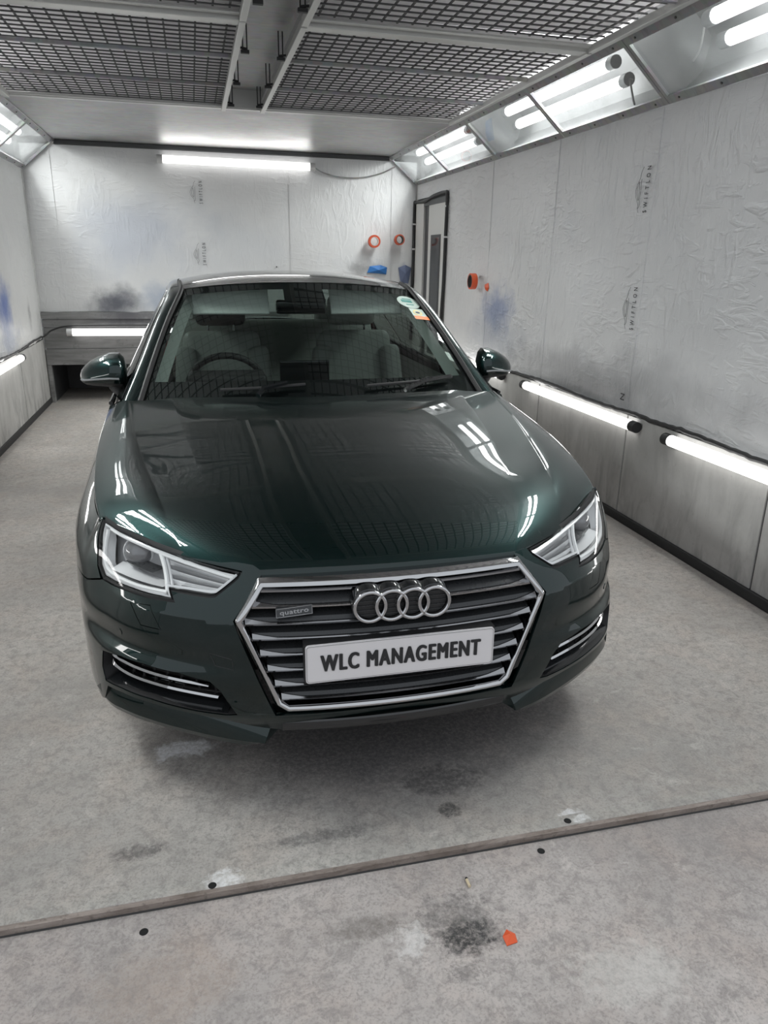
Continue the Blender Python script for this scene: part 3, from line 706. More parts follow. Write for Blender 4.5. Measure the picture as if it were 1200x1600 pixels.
scrap('blue_tape', 'crumpled blue tape piece on back wall just above the car roof', 'tape', [(1.90, YB-.02, 1.36), (2.02, YB-.03, 1.355), (2.12, YB-.02, 1.345), (2.13, YB-.02, 1.42), (2.05, YB-.03, 1.445), (1.93, YB-.02, 1.43)], (0, .004, 0), M['blue'], (0, -.04, 0))
scrap('paint_pouch', 'faded grey-blue paper pouch hanging in the back right corner', 'pouch', [(2.29, YB-.02, 1.26), (2.38, YB-.03, 1.25), (2.41, YB-.02, 1.42), (2.34, YB-.03, 1.45), (2.26, YB-.02, 1.42)], (0, .004, 0), M['navy'], (0, -.03, 0))
c0 = Vector((.586, 1.372, LOW+.004))
t = thing('cigarette_stub', 'pale cigarette stub lying on the floor in front of the threshold', 'stub', c0)
MB().tube([(0, -.013, 0), (0, .010, 0)], .0038, 8).build('filter_tip', M['butt'], t, smooth=True, auto=.7)
MB().tube([(0, .010, 0), (.001, .015, 0)], .0036, 8).build('burnt_end', M['hole'], t, smooth=True, auto=.7)
# ================================================================ the car: master surfaces (metres, x to its left, y rearwards from the plate)
def pchip_slopes(X,Y):
    X=np.asarray(X,float);Y=np.asarray(Y,float);h=np.diff(X);d=np.diff(Y)/h
    m=np.zeros(len(X))
    for i in range(1,len(X)-1):
        if d[i-1]*d[i]>0:
            w1=2*h[i]+h[i-1];w2=h[i]+2*h[i-1];m[i]=(w1+w2)/(w1/d[i-1]+w2/d[i])
    m[0]=d[0];m[-1]=d[-1]
    return m
def cr_slopes(X,Y):
    X=np.asarray(X,float);Y=np.asarray(Y,float);h=np.diff(X);d=np.diff(Y)/h
    m=np.zeros(len(X));m[0]=d[0];m[-1]=d[-1]
    for i in range(1,len(X)-1): m[i]=(d[i-1]*h[i]+d[i]*h[i-1])/(h[i-1]+h[i])
    return m
class Spl:
    def __init__(s,X,Y,kind='cr',m0=None):
        s.X=np.asarray(X,float);s.Y=np.asarray(Y,float)
        s.m=(cr_slopes if kind=='cr' else pchip_slopes)(X,Y)
        if m0 is not None: s.m[0]=m0
        s.X=[float(q) for q in s.X];s.L=s.X;s.Y=[float(q) for q in s.Y];s.m=[float(q) for q in s.m]
    def __call__(s,x,der=False):
        X=s.X;i=min(max(bisect.bisect_left(s.L,x)-1,0),len(s.L)-2);h=X[i+1]-X[i];t=(x-X[i])/h
        if t<0: return s.m[0] if der else s.Y[0]+s.m[0]*(x-X[0])
        if t>1: return s.m[-1] if der else s.Y[-1]+s.m[-1]*(x-X[-1])
        y0,y1,m0,m1=s.Y[i],s.Y[i+1],s.m[i]*h,s.m[i+1]*h
        if der: return ((6*t*t-6*t)*y0+(3*t*t-4*t+1)*m0+(6*t-6*t*t)*y1+(3*t*t-2*t)*m1)/h
        return (2*t**3-3*t*t+1)*y0+(t**3-2*t*t+t)*m0+(3*t*t-2*t**3)*y1+(t**3-t*t)*m1
PLAN=[(0,.015),(.2,.018),(.35,.032),(.44,.055),(.54,.098),(.63,.155),(.71,.232),(.78,.33),(.843,.43),(.884,.55),(.905,.70),(.916,.88),(.918,1.2),(.920,1.8),(.920,2.6),(.915,3.3),(.905,3.7),(.88,4.1),(.83,4.4),(.72,4.60),(.5,4.69),(0,4.726)]
PA=np.concatenate([[0],np.cumsum([np.hypot(PLAN[i+1][0]-PLAN[i][0],PLAN[i+1][1]-PLAN[i][1]) for i in range(len(PLAN)-1)])])
PA=[float(q) for q in PA]
PX=Spl(PA,[p[0] for p in PLAN],m0=1.0);PY=Spl(PA,[p[1] for p in PLAN],m0=0.0)
PX.m[-1]=-1.;PY.m[-1]=0.
ZL=[.10,.18,.25,.33,.43,.48,.52,.60]; ZH=[.60,.65,.70,.76,.82,.88,.95]
F=[-.20,-.09,-.03,.006,.012,.010,.008,0,-.030,-.075,-.15,-.24,-.33,-.43]
SIDE=[-.06,-.045,-.035,-.025,-.012,-.006,-.002,0,0,-.004,-.012,-.028,-.045,-.070]
REAR=[-.10,-.05,-.02,.0,.01,.01,.01,.0,-.005,-.015,-.03,-.045,-.06,-.10]
DT=[F,F,F,
 [-.20,-.09,-.03,.006,.013,.008,.008,0,-.030,-.080,-.15,-.24,-.33,-.43],
 [-.20,-.08,-.02,.008,.018,.007,.008,0,-.032,-.085,-.135,-.22,-.30,-.40],
 [-.18,-.06,.00,.016,.025,.008,.010,0,-.032,-.080,-.130,-.20,-.28,-.36],
 [-.16,-.04,.02,.028,.030,.010,.012,-.002,-.026,-.058,-.098,-.16,-.22,-.30],
 [-.14,-.02,.035,.034,.031,.012,.014,-.003,-.016,-.032,-.056,-.10,-.15,-.22],
 [-.12,-.02,.012,.016,.018,.009,.012,0,-.010,-.026,-.053,-.098,-.14,-.20],
 [-.10,-.03,.000,.004,.006,.006,.006,0,-.006,-.022,-.053,-.097,-.13,-.18],
 [-.08,-.05,-.02,-.005,.004,.004,.004,.003,.001,-.012,-.040,-.078,-.11,-.15],
 [-.07,-.05,-.03,-.01,.0,.003,.004,.006,.003,-.008,-.032,-.062,-.09,-.13],
 [-.06,-.045,-.035,-.02,-.01,-.005,-.002,0,0,-.006,-.018,-.038,-.065,-.10],
 SIDE,SIDE,SIDE,SIDE,SIDE,REAR,REAR,REAR,REAR]
_COL=[(Spl(ZL,r[:8],'pchip'),Spl(ZH,r[7:],'pchip')) for r in DT]
def S(a,z):
    s=1
    if a<0: a=-a;s=-1
    n=len(PA); i=min(max(bisect.bisect_left(PA,a)-1,0),n-2)
    D={}
    for k in (i-1,i,i+1,i+2):
        if 0<=k<n: c=_COL[k]; D[k]=(c[0] if z<=.60 else c[1])(z)
    def sl(k):
        if k==0: return (D[1]-D[0])/(PA[1]-PA[0])
        if k==n-1: return (D[n-1]-D[n-2])/(PA[n-1]-PA[n-2])
        h0=PA[k]-PA[k-1];h1=PA[k+1]-PA[k]; return ((D[k]-D[k-1])/h0*h1+(D[k+1]-D[k])/h1*h0)/(h0+h1)
    h=PA[i+1]-PA[i];t=(a-PA[i])/h
    d=(2*t**3-3*t*t+1)*D[i]+(t**3-2*t*t+t)*h*sl(i)+(3*t*t-2*t**3)*D[i+1]+(t**3-t*t)*h*sl(i+1)
    x,y=PX(a),PY(a);dx,dy=PX(a,True),PY(a,True);l=(dx*dx+dy*dy)**.5
    nx,ny=dy/l,-dx/l
    x2=x+nx*d
    return np.array([s*x2,y+ny*d,z])
def a_of_y(y): # on the side
    lo,hi=PA[7],PA[17]
    for _ in range(40):
        m=(lo+hi)/2
        if PY(m)<y: lo=m
        else: hi=m
    return lo
class Crv:
    """3-D curve through points, parameter 0..1 by chord length"""
    def __init__(s, pts):
        P = np.array(pts, float); d = np.concatenate([[0], np.cumsum(np.linalg.norm(np.diff(P, axis=0), axis=1))]); d /= d[-1]
        s.d = d; s.c = [Spl(d, P[:, k]) for k in range(3)]
    def __call__(s, t): return np.array([c(t) for c in s.c])
# hood guide curves: centre, inner crease, outer crease, shoulder edge
HC = Crv([(0, .085, .703), (0, .115, .726), (0, .20, .767), (0, .30, .802), (0, .41, .832), (0, .70, .887), (0, .98, .926), (0, 1.30, .957)])
HI = Crv([(.36, .112, .700), (.380, .150, .727), (.405, .220, .763), (.450, .350, .807), (.510, .66, .865), (.558, .98, .911), (.605, 1.38, .951)])
HO = Crv([(.555, .228, .717), (.570, .268, .744), (.592, .340, .780), (.627, .490, .818), (.672, .70, .848), (.720, .98, .886), (.775, 1.44, .932)])
HE = Crv([(.793, .470, .763), (.801, .505, .770), (.810, .545, .779), (.822, .62, .793), (.843, .82, .824), (.858, 1.08, .853), (.867, 1.50, .888)])
def hood(u, v):
    """u 0 centre .. 3 shoulder, v 0 front .. 1 screen"""
    s = 1
    if u < 0: u = -u; s = -1
    k = min(int(u), 2); f = u-k
    a, b = ((HC, HI), (HI, HO), (HO, HE))[k]
    A, B = a(v), b(v)
    if k == 0:
        p = np.array([A[0]+(B[0]-A[0])*f, A[1]+(B[1]-A[1])*f**2.2, A[2]+(B[2]-A[2])*f**(2.2+1.4*min(1, v/.2))])
    else:
        p = A+(B-A)*f
        w = 4*f*(1-f)
        fade = min(1, v/.25)
        p[2] += (w*(.003-.0065*min(1, max(0, (v-.22)/.25))) if k == 1 else fade*.0095*(1-math.exp(-f/.15))*(1-f**3)+w*.004)
        if k == 1: p[1] -= w*.004*(1-v)
    p[0] *= s
    return p
HEy = Spl([HE(t)[1] for t in np.linspace(0, 1, 15)], [HE(t)[0] for t in np.linspace(0, 1, 15)])
HEz = Spl([HE(t)[1] for t in np.linspace(0, 1, 15)], [HE(t)[2] for t in np.linspace(0, 1, 15)])
_S0 = S
def S(a, z):
    p = _S0(a, z)
    y = p[1]
    if .40 < y < 1.66 and z > .60:
        ze = HEz(min(max(y, .47), 1.50))-.004; xe = HEy(min(max(y, .47), 1.50))+.001
        w = min(1, max(0, (z-ze+.14)/.14)); w = w*w*(3-2*w)
        fade = min(1, (y-.40)/.08, (1.66-y)/.14); w *= max(0, fade)
        # shift so that the skin meets the shoulder edge
        xs = abs(_S0(abs(a), ze)[0])
        p[0] += (1 if a > 0 else -1)*(xe-xs)*w
    return p
def Sn(a, z, e=.003):
    t1 = S(a+e, z)-S(a-e, z); t2 = S(a, z+e)-S(a, z-e)
    n = np.cross(t1, t2); l = np.linalg.norm(n); n = n/l
    c = S(a, z)
    if np.dot(n, np.array([c[0]*.35, c[1]-2.3 if (c[1] < .9 or c[1] > 4.2) else 0, 0])) < 0: n = -n
    return n
def So(a, z, off): return S(a, z)+Sn(a, z)*off

car = thing('car', 'dark green four-door saloon car parked nose-out inside the booth', 'car', (0.48516, 1.68807, 0))
car.rotation_euler = (0, -.0040, -.0097)

def dens(poly, step, closed=True):
    out = []; n = len(poly)
    for i in range(n if closed else n-1):
        a, b = poly[i], poly[(i+1) % n]; L = math.hypot(b[0]-a[0], b[1]-a[1]); m = max(1, int(math.ceil(L/step)))
        for k in range(m): out.append((a[0]+(b[0]-a[0])*k/m, a[1]+(b[1]-a[1])*k/m))
    if not closed: out.append(poly[-1])
    return out
def inside(p, poly):
    x, y = p; c = False; n = len(poly); j = n-1
    for i in range(n):
        xi, yi = poly[i]; xj, yj = poly[j]
        if (yi > y) != (yj > y) and x < (xj-xi)*(y-yi)/(yj-yi)+xi: c = not c
        j = i
    return c
def segdist(p, loops):
    P = np.array(p); best = 9
    for L in loops:
        A = np.array(L); d = np.min(np.hypot(A[:, 0]-P[0], A[:, 1]-P[1])); best = min(best, d)
    return best
def tri_region(outer, holes, step, lines=()):
    O = dens(outer, step); H = [dens(h, step) for h in holes]
    verts = []; edges = []
    for L in [O]+H:
        k = len(verts); verts += L; edges += [(k+i, k+(i+1) % len(L)) for i in range(len(L))]
    for ln in lines:
        Q = dens(ln, step, False); Q = [q for q in Q if inside(q, O) and not any(inside(q, h) for h in H) and segdist(q, [O]+H) > step*.45]
        verts += Q
    lq = [v for v in verts]
    A = np.array(O); lo, hi = A.min(0), A.max(0)
    nx = int((hi[0]-lo[0])/step)+1; ny = int((hi[1]-lo[1])/(step*.87))+1
    allb = np.array(verts)
    for j in range(ny+1):
        for i in range(nx+1):
            q = (lo[0]+(i+.5*(j % 2))*step, lo[1]+j*step*.87)
            if not inside(q, O) or any(inside(q, h) for h in H): continue
            if np.min(np.hypot(allb[:, 0]-q[0], allb[:, 1]-q[1])) < step*.55: continue
            verts.append(q)
    r = delaunay_2d_cdt([Vector(v) for v in verts], edges, [], 0, 1e-6)
    V = [(v.x, v.y) for v in r[0]]; F = []
    for f in r[2]:
        c = (sum(V[i][0] for i in f)/3, sum(V[i][1] for i in f)/3)
        if inside(c, O) and not any(inside(c, h) for h in H): F.append(tuple(f))
    return V, F
def skin(name, outer, holes, mat, parent, step=.02, sides=(1,), rim=.012, off=0.0, fn=None, lines=(), join=False):
    """panel cut from a master surface, with a returned edge; sides (1,), (-1,) or (1,-1)"""
    fn = fn or So
    V, F = tri_region(outer, holes, step, lines)
    from collections import Counter
    obs = []; allv = []; allf = []; alln = []
    P = [fn(a, z, off) for a, z in V]
    N = []
    for a, z in V:
        e = .004
        t1 = fn(a+e, z, off)-fn(a-e, z, off); t2 = fn(a, z+e, off)-fn(a, z-e, off); n = np.cross(t1, t2); n /= (np.linalg.norm(n)+1e-12); N.append(n)
    # orientation: outward
    s = np.sum([np.dot(N[i], fn(V[i][0], V[i][1], off+.01)-P[i]) for i in range(0, len(V), 5)])
    if s < 0: N = [-n for n in N]
    F2 = []
    for f in F:
        g = np.cross(P[f[1]]-P[f[0]], P[f[2]]-P[f[0]])
        F2.append(f if np.dot(g, N[f[0]]) > 0 else f[::-1])
    F = F2
    ec = Counter(); 
    for f in F:
        for i in range(3): ec[tuple(sorted((f[i], f[(i+1) % 3])))] += 1
    for sd in sides:
        v = [np.array([p[0]*sd, p[1], p[2]]) for p in P]; n = [np.array([q[0]*sd, q[1], q[2]]) for q in N]
        f = [q if sd > 0 else q[::-1] for q in F]
        fv = list(v); fn_ = list(n); ff = list(f)
        if rim:
            for q in f:
                for i in range(3):
                    a, b = q[i], q[(i+1) % 3]
                    if ec[tuple(sorted((a, b)))] == 1 and not (join and abs(v[a][0]) < 1e-4 and abs(v[b][0]) < 1e-4):
                        k = len(fv); fv += [v[a], v[b], v[b]-n[b]*rim, v[a]-n[a]*rim]
                        e = v[b]-v[a]; rn = np.cross(e, n[a]); rn = rn/(np.linalg.norm(rn)+1e-12); fn_ += [rn]*4; ff.append((k+1, k, k+3, k+2))
        if join:
            k = len(allv); allv += fv; alln += fn_; allf += [tuple(i+k for i in q) for q in ff]
        else:
            obs.append(mesh_obj(name, fv, ff, mat, parent, True, fn_))
    if join: obs.append(mesh_obj(name, allv, allf, mat, parent, True, alln))
    return obs
def mirror_pts(p): return [(-q[0], q[1], q[2]) for q in p]

# ---- hood
us = sorted(set([round(x, 4) for x in list(np.linspace(0, .92, 15))+[.955, .98, 1, 1.02, 1.05]+list(np.linspace(1.12, 1.9, 9))+[1.95, 1.98, 2.0, 2.02, 2.045, 2.07, 2.10, 2.14, 2.18, 2.23]+list(np.linspace(2.30, 2.92, 7))+[2.97, 3.0]]))
us = [-u for u in us[::-1] if u > 0]+us
vs = sorted(set([round(x, 4) for x in [0, .008, .02, .04, .065, .1]+list(np.linspace(.14, 1, 34))]))
def build_hood():
    v = [hood(a, b) for b in vs for a in us]; nu, nv = len(us), len(vs)
    f = [(j*nu+i, j*nu+i+1, (j+1)*nu+i+1, (j+1)*nu+i) for j in range(nv-1) for i in range(nu-1)]
    loop = [i for i in range(nu)]+[j*nu+nu-1 for j in range(1, nv)]+[(nv-1)*nu+i for i in range(nu-2, -1, -1)]+[j*nu for j in range(nv-2, 0, -1)]
    m = MB(); m.v = [tuple(p) for p in v]; m.f = f
    n = len(loop); k = len(m.v)
    # rounded return: out/down, then down and in
    cen = np.array([0, .7, 0])
    for dx, dz in ((.0012, -.003), (.0, -.007), (-.004, -.020)):
        for i in loop:
            p = v[i].copy(); d = np.array([p[0], (p[1]-.75)*.8, 0]); d /= np.linalg.norm(d); m.v.append(tuple(p+d*dx+np.array([0, 0, dz])))
    rings = [loop]+[list(range(k+r*n, k+(r+1)*n)) for r in range(3)]
    for r in range(3):
        for i in range(n): m.f.append((rings[r][i], rings[r][(i+1) % n], rings[r+1][(i+1) % n], rings[r+1][i]))
    o = m.build('hood', M['paint'], car, smooth=True); o.data.set_sharp_from_angle(angle=math.radians(60)); return o
build_hood()

# ---- outlines in (arc length a, height z)
HLP = [(.972, .772), (.950, .770), (.862, .758), (.782, .744), (.680, .728), (.573, .714), (.501, .707), (.441, .703), (.446, .694), (.500, .656), (.517, .654), (.585, .655), (.645, .655), (.624, .632), (.666, .631), (.715, .629), (.784, .628), (.865, .624), (.915, .625), (.943, .652), (.958, .699), (.968, .738)]
GRT, GRM, GRB = (.370, .694), (.436, .600), (.336, .326)
FOG = [(.880, .418), (.790, .436), (.700, .440), (.594, .437), (.508, .422), (.482, .395), (.445, .322), (.473, .318), (.552, .320), (.694, .332), (.800, .332), (.880, .324), (.893, .363)]
WAS = [(.760, .597), (.688, .607), (.648, .552), (.715, .549)]
def off_poly(poly, d):
    """inset (d>0) a polygon"""
    n = len(poly); A = sum(poly[i][0]*poly[(i+1) % n][1]-poly[(i+1) % n][0]*poly[i][1] for i in range(n)); sg = 1 if A > 0 else -1; out = []
    for i in range(n):
        p0, p1, p2 = (Vector(poly[(i+k) % n]) for k in (-1, 0, 1))
        e1 = (p1-p0).normalized(); e2 = (p2-p1).normalized(); n1 = Vector((-e1.y, e1.x))*sg; n2 = Vector((-e2.y, e2.x))*sg
        b = (n1+n2); l = b.length
        if l < .3: b = n1; l = 1
        b = b/l; q = p1+b*d/max(.5, b.dot(n1)); out.append((q.x, q.y))
    return out
WY, WZ, WR = .88, .325, .368
def arch(y0, z): return y0
aw = a_of_y(WY)
def arch_pts(ac, zs_lo, sgn, n=18, zc=WZ, r=WR, a0=None, a1=None):
    return [(ac+r*math.cos(t), zc+r*math.sin(t)) for t in [a0+(a1-a0)*i/n for i in range(n+1)]]
# front half of the front arch, from the bottom up to the bumper/fender seam
t_bot = math.pi+math.asin((WZ-.215)/WR); t_seam = math.pi-math.asin((.585-WZ)/WR)
A_front = arch_pts(aw, 0, -1, 14, a0=t_bot, a1=t_seam)
A_rest = arch_pts(aw, 0, -1, 26, a0=t_seam, a1=-math.asin((WZ-.215)/WR))
seam_f = [(.921, .620), (1.00, .597), A_front[-1]]
hl_low = off_poly(HLP, -.0075)
bump_out = [(0, .262), (.20, .258), (.318, .252), (.40, .272), (.473, .296), (.552, .306), (.694, .318), (.80, .318), (.87, .310), (.90, .255), (.99, .222)] + A_front + [(1.00, .5925), (.921, .6155)] + [hl_low[i] for i in (18, 17, 16, 15, 14, 13, 12, 11, 10, 9, 8, 7)] + [(.425, .7065), (.385, .7045), (.372, .7030)] + [(.375, .697), (.4405, .600), (.340, .320), (.20, .318), (0, .318)]
skin('front_bumper', bump_out, [off_poly(FOG, -.002), off_poly(WAS, -.002)], M['paint'], car, .015, (1, -1), join=True, lines=[[(.47, .481), (.60, .481), (.95, .481)], [(.44, .6003), (.60, .605), (1.3, .605)], [(.44, .5985), (.60, .603), (1.3, .603)]])
# fender, doors, quarter, rear bumper
zt = lambda a: HEz(min(max(PY(a), .47), 1.50))-.004
fr = off_poly(HLP, -.005)
a_d = a_of_y(1.48)
fend = [(.925, .6195), (1.00, .5975)] + [A_rest[0]] + A_rest[1:] + [(a_of_y(1.33), .215), (a_of_y(1.36), .60), (a_d, .80), (a_d, .882)] + [(a, zt(a)) for a in np.linspace(a_d-.01, .985, 26)] + [fr[i] for i in (0, 21, 20, 19)]
for sd in (1, -1): skin('fender', fend, [], M['paint'], car, .022, (sd,))
belt = lambda y: .905+.018*(y-1.4)
def dpoly(y0, y1, extra=()):
    ys_ = np.linspace(y1, y0, 12)
    return [(a_of_y(y0), .225), (a_of_y(y1), .225)] + [(a_of_y(y), belt(y)) for y in ys_]
for sd in (1, -1):
    fd = skin('front_door', [(a_of_y(1.337), .225), (a_of_y(2.45), .225)]+[(a_of_y(y), belt(y)) for y in np.linspace(2.45, 1.488, 12)]+[(a_d+.008, .80), (a_of_y(1.367), .60)], [], M['paint'], car, .05, (sd,))[0]
    rd = skin('rear_door', [(a_of_y(2.458), .225), (a_of_y(3.20), .225), (a_of_y(3.33), .55), (a_of_y(3.48), .70)]+[(a_of_y(y), belt(y)) for y in np.linspace(3.50, 2.458, 10)], [], M['paint'], car, .05, (sd,))[0]
    for d_, y in ((fd, 2.30), (rd, 3.30)):
        pts = [So(a_of_y(y+k), .80, o) for k, o in ((-.10, .004), (-.09, .03), (0, .034), (.09, .03), (.10, .004))]
        MB().tube([(p[0]*sd, p[1], p[2]) for p in pts], .010, 8).build('handle', M['paint'], d_, smooth=True)
    ar = a_of_y(3.70)
    arc = [(ar+.375*math.cos(t), .325+.375*math.sin(t)) for t in np.linspace(math.pi-math.asin(.225/.375), -math.asin(.10/.375), 20)]
    skin('rear_fender', [(a_of_y(3.338), .55)]+arc+[(a_of_y(4.10), .30), (a_of_y(4.14), .60), (PA[18], .66), (PA[18], .93)]+[(a_of_y(y), belt(y)) for y in np.linspace(4.15, 3.51, 8)]+[(a_of_y(3.488), .70)], [], M['paint'], car, .05, (sd,))
    skin('sill', [(a_of_y(1.335), .15), (a_of_y(3.20), .15), (a_of_y(3.20), .222), (a_of_y(1.335), .222)], [], M['mattblack'], car, .06, (sd,), off=-.004)
    skin('tail_lamp', [(PA[18]+.01, .70), (PA[20], .74), (PA[20], .86), (PA[18]+.01, .87)], [], plain('red_lamp', (.25, .01, .01), .1), car, .05, (sd,))
skin('rear_bumper', [(a_of_y(4.108), .22), (PA[21], .22), (PA[21], .93), (PA[18]+.008, .93), (PA[18]+.008, .66), (a_of_y(4.148), .60), (a_of_y(4.108), .31)], [[(PA[18]+.012, .695), (PA[20]+.002, .735), (PA[20]+.002, .865), (PA[18]+.012, .875)]], M['paint'], car, .06, (1, -1), join=True)

# ---- splitter lip under the bumper
inner = [(.885, .320), (.80, .327), (.695, .327), (.553, .314), (.473, .304), (.40, .280), (.325, .256)]
outer = [(.840, .365, .272), (.822, .335, .262), (.802, .303, .254), (.752, .254, .248), (.653, .182, .240), (.548, .121, .233), (.471, .083, .228), (.371, .046, .222), (.322, .076, .235)]
Ci = Crv([So(a, z+.022*k, -.068*k) for (a, z), k in zip(inner, (.35, .8, 1, 1, 1, 1, .6))]); Cs = [np.array(p) for p in outer]
dO = np.concatenate([[0], np.cumsum([np.linalg.norm(Cs[i+1]-Cs[i]) for i in range(len(Cs)-1)])]); dO /= dO[-1]
def lip(t):
    i = int(np.clip(np.searchsorted(dO, t)-1, 0, len(dO)-2)); f = (t-dO[i])/(dO[i+1]-dO[i]); return Cs[i]+(Cs[i+1]-Cs[i])*f
Co = Crv(outer[:-1])
ts = list(np.linspace(0, 1, 40))
for sd in (1, -1):
    m = MB()
    def fn(t, s):
        a = Ci(t*.96); b = Co(t)
        p = a+(b-a)*s; bl = 4*s*(1-s)
        p = p+np.array([.25*bl*.012*(1-t), -bl*.010, bl*.004])
        return (p[0]*sd, p[1], p[2])
    m.grid(fn, ts, list(np.linspace(0, 1, 9)))
    m.grid(lambda t, s: tuple((np.array(fn(t, 1))+np.array([-.004*s*sd, .004*s+(.03 if s > 1 else 0), (-.016*min(s, 1)+(.01 if s > 1 else 0))*min(1, (1-t)*9+.08)]))), ts, [0, .5, 1, 1.5])
    m.grid(lambda u, s: tuple(np.array(fn(1, s))*(1-u)+np.array([.322*sd, .085+.02*(1-s), .245+.03*(1-s)])*u), [0, .5, 1], list(np.linspace(0, 1, 9)))
    m.build('splitter_lip', M['paint'], car, smooth=True, auto=.6)
MB().grid(lambda x, s: (x, .045+.05*(x/.33)**2*.5+(.0, .035, .05, .16)[s], (.262, .250, .232, .225)[s]), list(np.linspace(-.335, .335, 21)), [0, 1, 2, 3]).build('lower_air_strip', M['mattblack'], car, smooth=True)
MB().grid(lambda x, s: (x, .012+.05*(x/.34)**2*.6+(.0, -.004, .0, .012)[s], (.292, .285, .262, .256)[s]), list(np.linspace(-.322, .322, 21)), [0, 1, 2, 3]).build('lower_strip', M['black'], car, smooth=True)
# under tray so that nothing shows through below
MB().box(-.60, .60, .42, 4.3, .20, .235).build('under_tray', M['mattblack'], car)

# ---- grille
def G(x, z, off=0):
    y = .012+.045*(x/.44)**2+(4.6*(z-.58)**2 if z > .58 else 0)
    return (x, y-off, z)
HEX = [(GRT[0]-.006, GRT[1]-.002), (GRM[0]-.004, GRM[1]), (GRB[0]+.0, GRB[1]+.022), (GRB[0]-.030, GRB[1]), ]
HEX = HEX + [(-x, z) for x, z in HEX[::-1]]
def hexw(z):
    for (xa, za), (xb, zb) in zip(HEX[:3], HEX[1:4]):
        if zb <= z <= za: return xb+(xa-xb)*(z-zb)/(za-zb)
    return HEX[0][0]
L0 = dens(HEX, .03)
def ringloop(d): return dens_match(off_poly(HEX, d))
def dens_match(poly):
    out = []; n = len(poly)
    for i in range(n):
        a, b = poly[i], poly[(i+1) % n]; m = 14
        for k in range(m): out.append((a[0]+(b[0]-a[0])*k/m, a[1]+(b[1]-a[1])*k/m))
    return out
mb = MB(); loops = []
for d, o in ((-.002, -.02), (-.002, .002), (.0005, .0065), (.005, .0100), (.010, .0105), (.0145, .007), (.018, .000), (.019, -.012), (.019, -.04)):
    loops.append([G(x, z, o) for x, z in ringloop(d)])
n = len(loops[0])
for L in loops: mb.v += L
for r in range(len(loops)-1):
    for i in range(n): mb.f.append((r*n+i, r*n+(i+1) % n, (r+1)*n+(i+1) % n, (r+1)*n+i))
gr = mb.build('grille_frame', M['chrome'], car, smooth=True, auto=.9)
bp = off_poly(HEX, .004)
MB().prism(bp, lambda x, z: G(x, z, -.085), lambda x, z: G(x, z, -.095)).build('grille_back', M['mattblack'], gr)
slz = [.664, .628, .584, .540, .492, .446, .400, .358]
for i, z in enumerate(slz):
    m = MB(); ed = MB()
    xw = hexw(z)-.019; xw2 = hexw(z+.016)-.024
    xs = list(np.linspace(-1, 1, 25))
    prof = [(-.006, .000), (-.004, .007), (-.010, .016), (-.055, .030), (-.07, .028), (-.055, .000)]
    hgt = 1.0 if i else .75
    for x in xs:
        for o, dz in prof: m.v.append(G(x*min(xw, xw2), z+dz*hgt, o-.006))
    k = len(prof)
    for a in range(len(xs)-1):
        for b in range(k): m.f.append((a*k+b, (a+1)*k+b, (a+1)*k+(b+1) % k, a*k+(b+1) % k))
    m.f += [tuple(range(k)), tuple(range((len(xs)-1)*k, len(xs)*k))[::-1]]
    so = m.build('slat', M['slat'], gr, smooth=True, auto=.5)
    # bright edge, swelling into a wedge at each end
    pr = []
    for x in xs:
        xx = x*xw; e = max(0, (abs(xx)-(xw-.075))/.075); h = .0050+.0105*e**1.5*hgt
        pr.append([G(xx, z-.001, -.009), G(xx, z-.001, -.004), G(xx, z+.003+h*.15, -.001+.001*e), G(xx, z+.001+h, -.004-.008*e), G(xx, z+.001+h, -.016)])
    for q in pr: ed.v += q
    for a in range(len(xs)-1):
        for b in range(5): ed.f.append((a*5+b, (a+1)*5+b, (a+1)*5+(b+1) % 5, a*5+(b+1) % 5))
    ed.f += [tuple(range(5)), tuple(range((len(xs)-1)*5, len(xs)*5))[::-1]]
    ed.build('bright_edge', M['satin'], so, smooth=True, auto=.45)
# ring emblem on its dark shells
rc, rr, rs, rz = 0.0, .0412, .0580, .632
for i in range(4):
    cx = (i-1.5)*rs
    pts = [(cx+rr*math.cos(a), rz+rr*math.sin(a)) for a in np.linspace(0, 2*math.pi, 49)[:-1]]
    sh = MB()
    Ls = []
    for r_, o in ((.0470, .004), (.0478, .000), (.0481, -.012), (.0483, -.026)):
        Ls.append([np.array(G(0, rz, 0))+np.array([cx+r_*math.cos(a), -o-.012+(.0 if o > 0 else 0), r_*math.sin(a)+(.003 if o < -.0 else 0)]) for a in np.linspace(0, 2*math.pi, 49)[:-1]])
    Ls.append([np.array(G(0, rz, 0))+np.array([cx+.036*math.cos(a), -.020, .036*math.sin(a)]) for a in np.linspace(0, 2*math.pi, 49)[:-1]])
    Ls = [Ls[4]]+Ls[:4]
    for L in Ls: sh.v += [tuple(p) for p in L]
    for r_ in range(4):
        for k in range(48): sh.f.append((r_*48+k, r_*48+(k+1) % 48, (r_+1)*48+(k+1) % 48, (r_+1)*48+k))
    s1 = sh.build('emblem_shell', M['black'], gr, smooth=True, auto=.6)
    face = MB().lathe([(.0, 0), (.037, 0)], 32, (cx, G(0, rz)[1]-.016, rz), axis='y').build('emblem_back', M['mattblack'], gr)
    for k in range(-2, 3):
        w = math.sqrt(max(0, .036**2-(k*.013)**2)); MB().box(cx-w, cx+w, G(0, rz)[1]-.0185, G(0, rz)[1]-.016, rz+k*.013-.0014, rz+k*.013+.0014).build('emblem_rib', M['slat'], face)
    MB().tube([np.array(G(0, rz))+np.array([p[0], -.0265, p[1]-rz]) for p in pts], .0056, 10, closed=True).build('emblem_ring', M['chrome'], gr, smooth=True)
